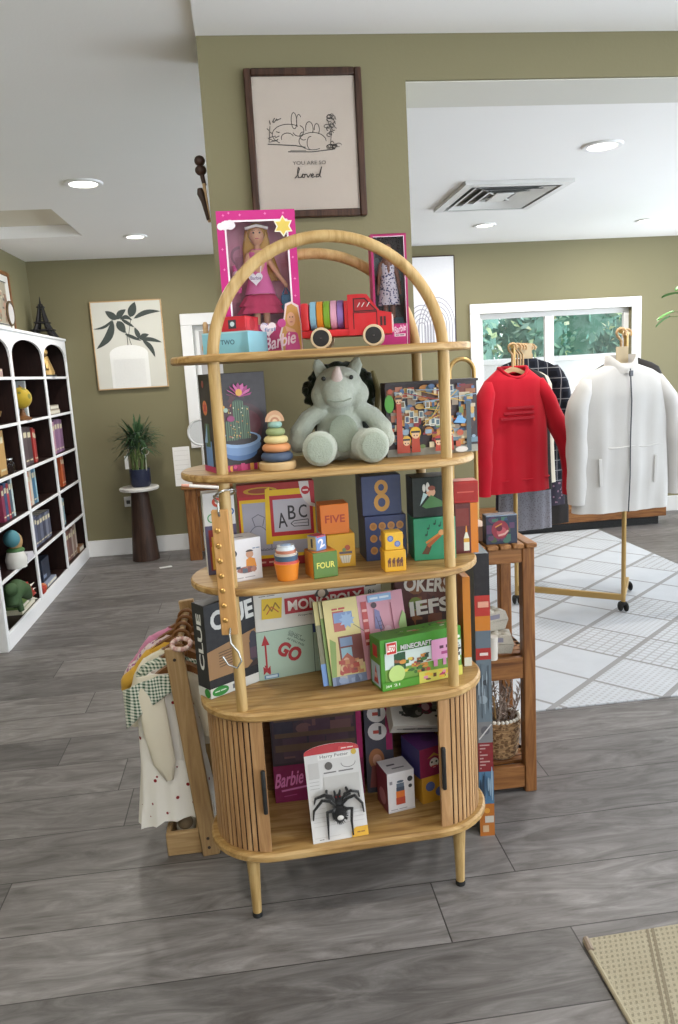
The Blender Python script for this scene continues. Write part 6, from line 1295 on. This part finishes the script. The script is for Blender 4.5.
put(mb, 'puzzle_box', 'small puzzle box with a dark red creature on the slatted stand', 'box', (.805, 2.435, .9015), math.radians(-2))
mb, f, l, r_, tp = card(.07, .12, .05, K('c9a58d'), .001); tp.rect(.05, .05, .95, .95, K('d6b59c')); put(mb, 'paper_box', 'tan paper box behind the small puzzle box', 'box', (.762, 2.50, .9015), math.radians(6))
def egg_carton(label, loc, rz, tiltx=0):
    t = thing('egg_carton', label, 'egg carton', loc, rz, 'egg cartons on the middle tier'); a = MB()
    for z0, z1, k in ((0, .038, 0), (.040, .072, 1)):
        b0, b1 = ((.85, 1.0), (1.0, .86))[k]; q = []
        for z, s_ in ((z0, b0), (z1, b1)): q += [(-.075 * s_, -.05 * s_, z), (.075 * s_, -.05 * s_, z), (.075 * s_, .05 * s_, z), (-.075 * s_, .05 * s_, z)]
        m = MB(); m.add(q, [(3, 2, 1, 0), (4, 5, 6, 7)] + [(i, (i + 1) % 4, 4 + (i + 1) % 4, 4 + i) for i in range(4)], M['egg'])
        if k:
            for ix in (-1, 0, 1):
                for iy in (-1, 1): m.ell((ix * .042, iy * .021, .070), (.019, .017, .009), M['egg'], 14, 8)
            Fr(m, (-.075, -.0505, .042), (1, 0, 0), (0, 0, 1), .15, .03).rect(.3, .2, .7, .8, P('8a8796', .8))
        m.build('lid' if k else 'tray', t)
    t.scale = (.82, .82, .9); t.rotation_euler.x = tiltx; return t
egg_carton('grey egg carton lying lower on the middle tier of the slatted stand', (.800, 2.515, .5005), math.radians(-12)); egg_carton('grey egg carton on top of the other carton', (.784, 2.55, .571), math.radians(18))
mb = MB(); mb.tube([(.0, 0, 0), (.004, .0, .08)], [.022, .020], P('c6bfb4', .9), 18); put(mb, 'paper_roll', 'pale paper roll standing beside the egg cartons', 'roll', (.712 + .05, 2.44, .5005))
bk_ = thing('wicker_basket', 'small wicker basket with a pale beaded rim on the lowest tier', 'basket', (.810, 2.515, .1005))
a = MB(); n = 40; prof = [(.045, 0), (.058, .01), (.066, .07), (.072, .15), (.068, .15), (.06, .07), (.045, .012)]
vs = []; fs = []
for j, (r0, z) in enumerate(prof):
    for k in range(n): an = 2 * PI * k / n; rr_ = r0 + .0022 * math.sin(an * 20 + (PI if j % 2 else 0)); vs.append((rr_ * math.cos(an), rr_ * .85 * math.sin(an), z))
for j in range(len(prof) - 1):
    for k in range(n): fs.append((j * n + k, j * n + (k + 1) % n, (j + 1) * n + (k + 1) % n, (j + 1) * n + k))
fs.append(tuple(range(n - 1, -1, -1))); fs.append(tuple((len(prof) - 1) * n + k for k in range(n))); a.add(vs, fs, M['wicker'])
for q in range(8): a.tube([(rr_ * math.cos(2 * PI * k / 40), rr_ * .85 * math.sin(2 * PI * k / 40), .02 + q * .018 + .002 * math.sin(k * 2)) for k in range(40) for rr_ in (.0605 + .0021 * q,)], .0042, M['wicker'], 6, True)
a.build('body', bk_); a = MB()
for k in range(30): an = 2 * PI * k / 30; a.ell((.071 * math.cos(an), .061 * math.sin(an), .152), .0072, P('d8d2c6', .6), 10, 6)
a.build('beaded_rim', bk_); a = MB()
for s_ in (-1, 1): a.tube([(s_ * .025 - .045, -.02, .15), (s_ * .02 - .045, -.02, .23), (-.045, -.02, .245), (-.045 - s_ * .002, -.02, .245)], .003, P('b08d5a', .6), 6)
a.build('handle', bk_)
r9 = random.Random(9)
for i in range(15):
    an = r9.uniform(-.6, 2.6); l_ = r9.uniform(.21, .30); x0, y0 = .03 * math.cos(an * 2), .02 * math.sin(an * 3); a = MB(); tip = Vector((x0 + .06 * math.cos(an + i), y0 + .035 * math.sin(an + i), l_)); b0 = Vector((x0 * .5, y0 * .5, .014))
    md = (b0 + tip) / 2 + Vector((0, 0, .012)); a.tube([b0, md, tip], [.002, .002, .001], M['straw'], 5)
    for k in range(16):
        q = .35 + .65 * k / 16; c = b0.lerp(tip, q) + Vector((0, 0, .012 * math.sin(PI * q))); d = Vector((r9.uniform(-1, 1), r9.uniform(-1, 1), .9)).normalized(); a.tube([c, c + d * .022], [.0038, .0006], M['straw'], 5)
    if i != 14: put(a, 'dried_grass_stem', 'brown dried grass stem standing in the wicker basket', 'dried grass', (.810, 2.515, .1025), 0, 'dried grass stems in the wicker basket')
# tall printed board leaning between cabinet and stand
mb = MB(); w, h = .047, .935; mb.box(-w / 2, w / 2, 0, .16, 0, h, K('5d6a74'), .0015, 1); f = Fr(mb, (-w / 2, 0, 0), (1, 0, 0), (0, 0, 1), w, h)
for y0_, y1_, c_ in ((0, .12, 'b56a22'), (.12, .24, '4a7394'), (.24, .345, '7d1d24'), (.345, .42, '77797c'), (.42, .64, '64747f'), (.64, .68, 'a32a28'), (.68, .74, '5f6f7c'), (.74, .79, 'c47a22'), (.79, .86, 'b03028'), (.86, 1, '1d1d22')): f.rect(0, y0_, 1, y1_, K(c_))
for k in range(8): f.rect(.1, .25 + .012 * k, .2 + .7 * ((k * 7) % 5) / 5, .255 + .012 * k, K('b5918f'))
f.rect(.35, .05, .95, .075, K('c9c0b2')); f.rect(.2, .015, .6, .04, K('d0b08a')); f.ell(.5, .095, .2, K('d99a3a')); f.scatter(91, ['2d4a66', '8fa9bd', '1f3246'], 12, 0, .13, 1, .23, .15, .05); f.ell(.5, .39, .3, K('5a5a60')); f.ell(.4, .5, .3, K('8fa0ad')); f.line([(.1, .36), (.9, .41)], .004, K('c9c9c9')); f.ell(.6, .56, .2, K('39424a')); f.scatter(92, ['7d8f9c', '4a5660', '9aa9b3'], 14, 0, .43, 1, .63, .1, .05); f.rect(.25, .655, .8, .665, K('e0d0cc')); f.rect(.2, .82, .9, .84, K('d9a08a'))
put(mb, 'tall_game_box', 'tall narrow printed box in stripes of red, blue, grey and orange, standing on the floor', 'box', (.662, 2.20, .0), math.radians(-5))

# ------------------------------------------------------------------ rugs, hanging plant
mb = MB(); mb.slab([(.62, 3.02), (2.955, 3.02), (2.955, 6.325), (.62, 6.325)], .0005, .008, M['rug'], .002); tag(mb.build('area_rug'), 'large pale patchwork diamond rug under the gold rack', 'rug')
mb = MB(); c = [(.768, 1.705), (.752, 1.2), (2.1, 1.2), (2.1, 1.735)]
c = [(.752, 1.2), (2.1, 1.2), (2.1, 1.735), (.768, 1.705)]
mb.slab(c, .0005, .009, M['jute'], .003); rg = thing('woven_rug', 'beige woven jute rug corner on the grey planks in front of the cabinet', 'rug', (0, 0, 0)); mb.build('weave', rg)
a = MB(); a.tube([(.763, 1.698, .0065), (.757, 1.45, .0065), (.749, 1.2, .0065)], .006, m_fabric('rug_binding', 'a59a80', .95, 200, .3), 8); a.tube([(.768, 1.702, .0085), (.766, 1.685, .0088), (.764, 1.66, .0085)], .0085, m_fabric('rug_corner', '8f7f70', .95, 200, .3), 8); a.build('binding', rg)
hp = thing('hanging_plant', 'bright green trailing plant at the edge of the back room wall', 'plant', (3.66, 5.55, 1.52)); r7 = random.Random(17)
a = MB(); a.lathe([(.06, 0), (.09, .03), (.10, .13), (.094, .13), (.085, .035), (.01, .02)], P('d8d4cc', .5), 26); a.build('pot', hp)
a = MB()
for s_ in (-1, 1): a.tube([(s_ * .097, 0, .125), (s_ * .05, 0, .6), (0, 0, .99)], .003, P('c9b99a', .8), 6)
a.build('cord', hp); a = MB(); LS = []
for k in range(16):
    an = r7.uniform(0, 2 * PI); l_ = r7.uniform(.16, .34); up_ = r7.uniform(.1, .42); p0 = Vector((.04 * math.cos(an), .04 * math.sin(an), .12)); p1 = p0 + Vector((l_ * .6 * math.cos(an), l_ * .6 * math.sin(an), up_)); p2 = p1 + Vector((l_ * .6 * math.cos(an), l_ * .6 * math.sin(an), r7.uniform(-.12, .03)))
    a.tube([p0, p1, p2], [.004, .003, .002], M['stalk'], 6); LS.append((p2, an)); LS.append((p1, an + 1.2))
a.build('stems', hp); a = MB(); lg = P('4f9a2f', .4); lg2 = P('3c6f2a', .45)
for p, an in LS:
    d = Vector((math.cos(an), math.sin(an), r7.uniform(-.5, .1))).normalized(); s_ = d.cross(Vector((0, 0, 1))).normalized(); l_ = r7.uniform(.10, .15); vs = []
    for i in range(7):
        q = i / 6; w_ = l_ * .42 * math.sin(PI * min(.98, q * .95 + .05)) ** .7; c = p + d * l_ * q + Vector((0, 0, -.03 * q * q)); vs += [c - s_ * w_ + Vector((0, 0, .012)), c, c + s_ * w_ + Vector((0, 0, .012))]
    a.add(vs, [(3 * i + j, 3 * i + j + 1, 3 * i + j + 4, 3 * i + j + 3) for i in range(6) for j in (0, 1)], lg if r7.random() < .6 else lg2)
a.build('foliage', hp)

# ================================================================== camera and light
F_, P_, Y_, R_ = 773.4, .181133, .109036, -.0571387
cam = bpy.data.cameras.new('camera'); co = bpy.data.objects.new('camera', cam); COL.objects.link(co); SC.camera = co
fw = Vector((math.sin(Y_) * math.cos(P_), math.cos(Y_) * math.cos(P_), -math.sin(P_))); r0 = Vector((math.cos(Y_), -math.sin(Y_), 0)); u0 = r0.cross(fw)
rt = math.cos(R_) * r0 + math.sin(R_) * u0; up = -math.sin(R_) * r0 + math.cos(R_) * u0
co.matrix_world = Matrix(((rt.x, up.x, -fw.x, 0), (rt.y, up.y, -fw.y, 0), (rt.z, up.z, -fw.z, 1.5), (0, 0, 0, 1)))
cam.sensor_fit = 'VERTICAL'; cam.sensor_height = 36; cam.lens = 36 * F_ / 1024; cam.clip_start = .02
w = bpy.data.worlds.new('sky'); SC.world = w; w.use_nodes = True; nt = w.node_tree; bg = nt.nodes['Background']
tc = nt.nodes.new('ShaderNodeTexCoord'); sx = nt.nodes.new('ShaderNodeSeparateXYZ'); nt.links.new(tc.outputs['Generated'], sx.inputs[0])
mr = nt.nodes.new('ShaderNodeMapRange'); mr.interpolation_type = 'SMOOTHSTEP'; nt.links.new(sx.outputs['X'], mr.inputs['Value']); mr.inputs['From Min'].default_value = -.1; mr.inputs['From Max'].default_value = .9; mr.inputs['To Min'].default_value = .42; mr.inputs['To Max'].default_value = 5.0
mg = nt.nodes.new('ShaderNodeMapRange'); mg.interpolation_type = 'SMOOTHSTEP'; nt.links.new(sx.outputs['Z'], mg.inputs['Value']); mg.inputs['From Min'].default_value = .05; mg.inputs['From Max'].default_value = -.45; mg.inputs['To Min'].default_value = 1; mg.inputs['To Max'].default_value = 2.1   # sunlit ground outside
mm = nt.nodes.new('ShaderNodeMath'); mm.operation = 'MULTIPLY'; nt.links.new(mr.outputs['Result'], mm.inputs[0]); nt.links.new(mg.outputs['Result'], mm.inputs[1])
nt.links.new(mm.outputs[0], bg.inputs['Strength'])          # the sky is brightest on the sun's side, to the right
rp = nt.nodes.new('ShaderNodeMapRange'); nt.links.new(sx.outputs['X'], rp.inputs['Value']); rp.inputs['From Min'].default_value = 0; rp.inputs['From Max'].default_value = .8
mxw = nt.nodes.new('ShaderNodeMix'); mxw.data_type = 'RGBA'; nt.links.new(rp.outputs['Result'], mxw.inputs['Factor']); mxw.inputs[6].default_value = (1, .97, .93, 1); mxw.inputs[7].default_value = (.80, .90, 1.0, 1); nt.links.new(mxw.outputs[2], bg.inputs['Color'])
sun = bpy.data.lights.new('sun', 'SUN'); sun.energy = 1.5; sun.angle = .03; sun.color = (1, .96, .88); so = bpy.data.objects.new('sun', sun); COL.objects.link(so); so.rotation_euler = (math.radians(50), math.radians(8), math.radians(200))
SC.view_settings.view_transform = 'Standard'; SC.view_settings.look = 'None'; SC.view_settings.gamma = 1; SC.view_settings.use_curve_mapping = False; SC.view_settings.exposure = 0.02
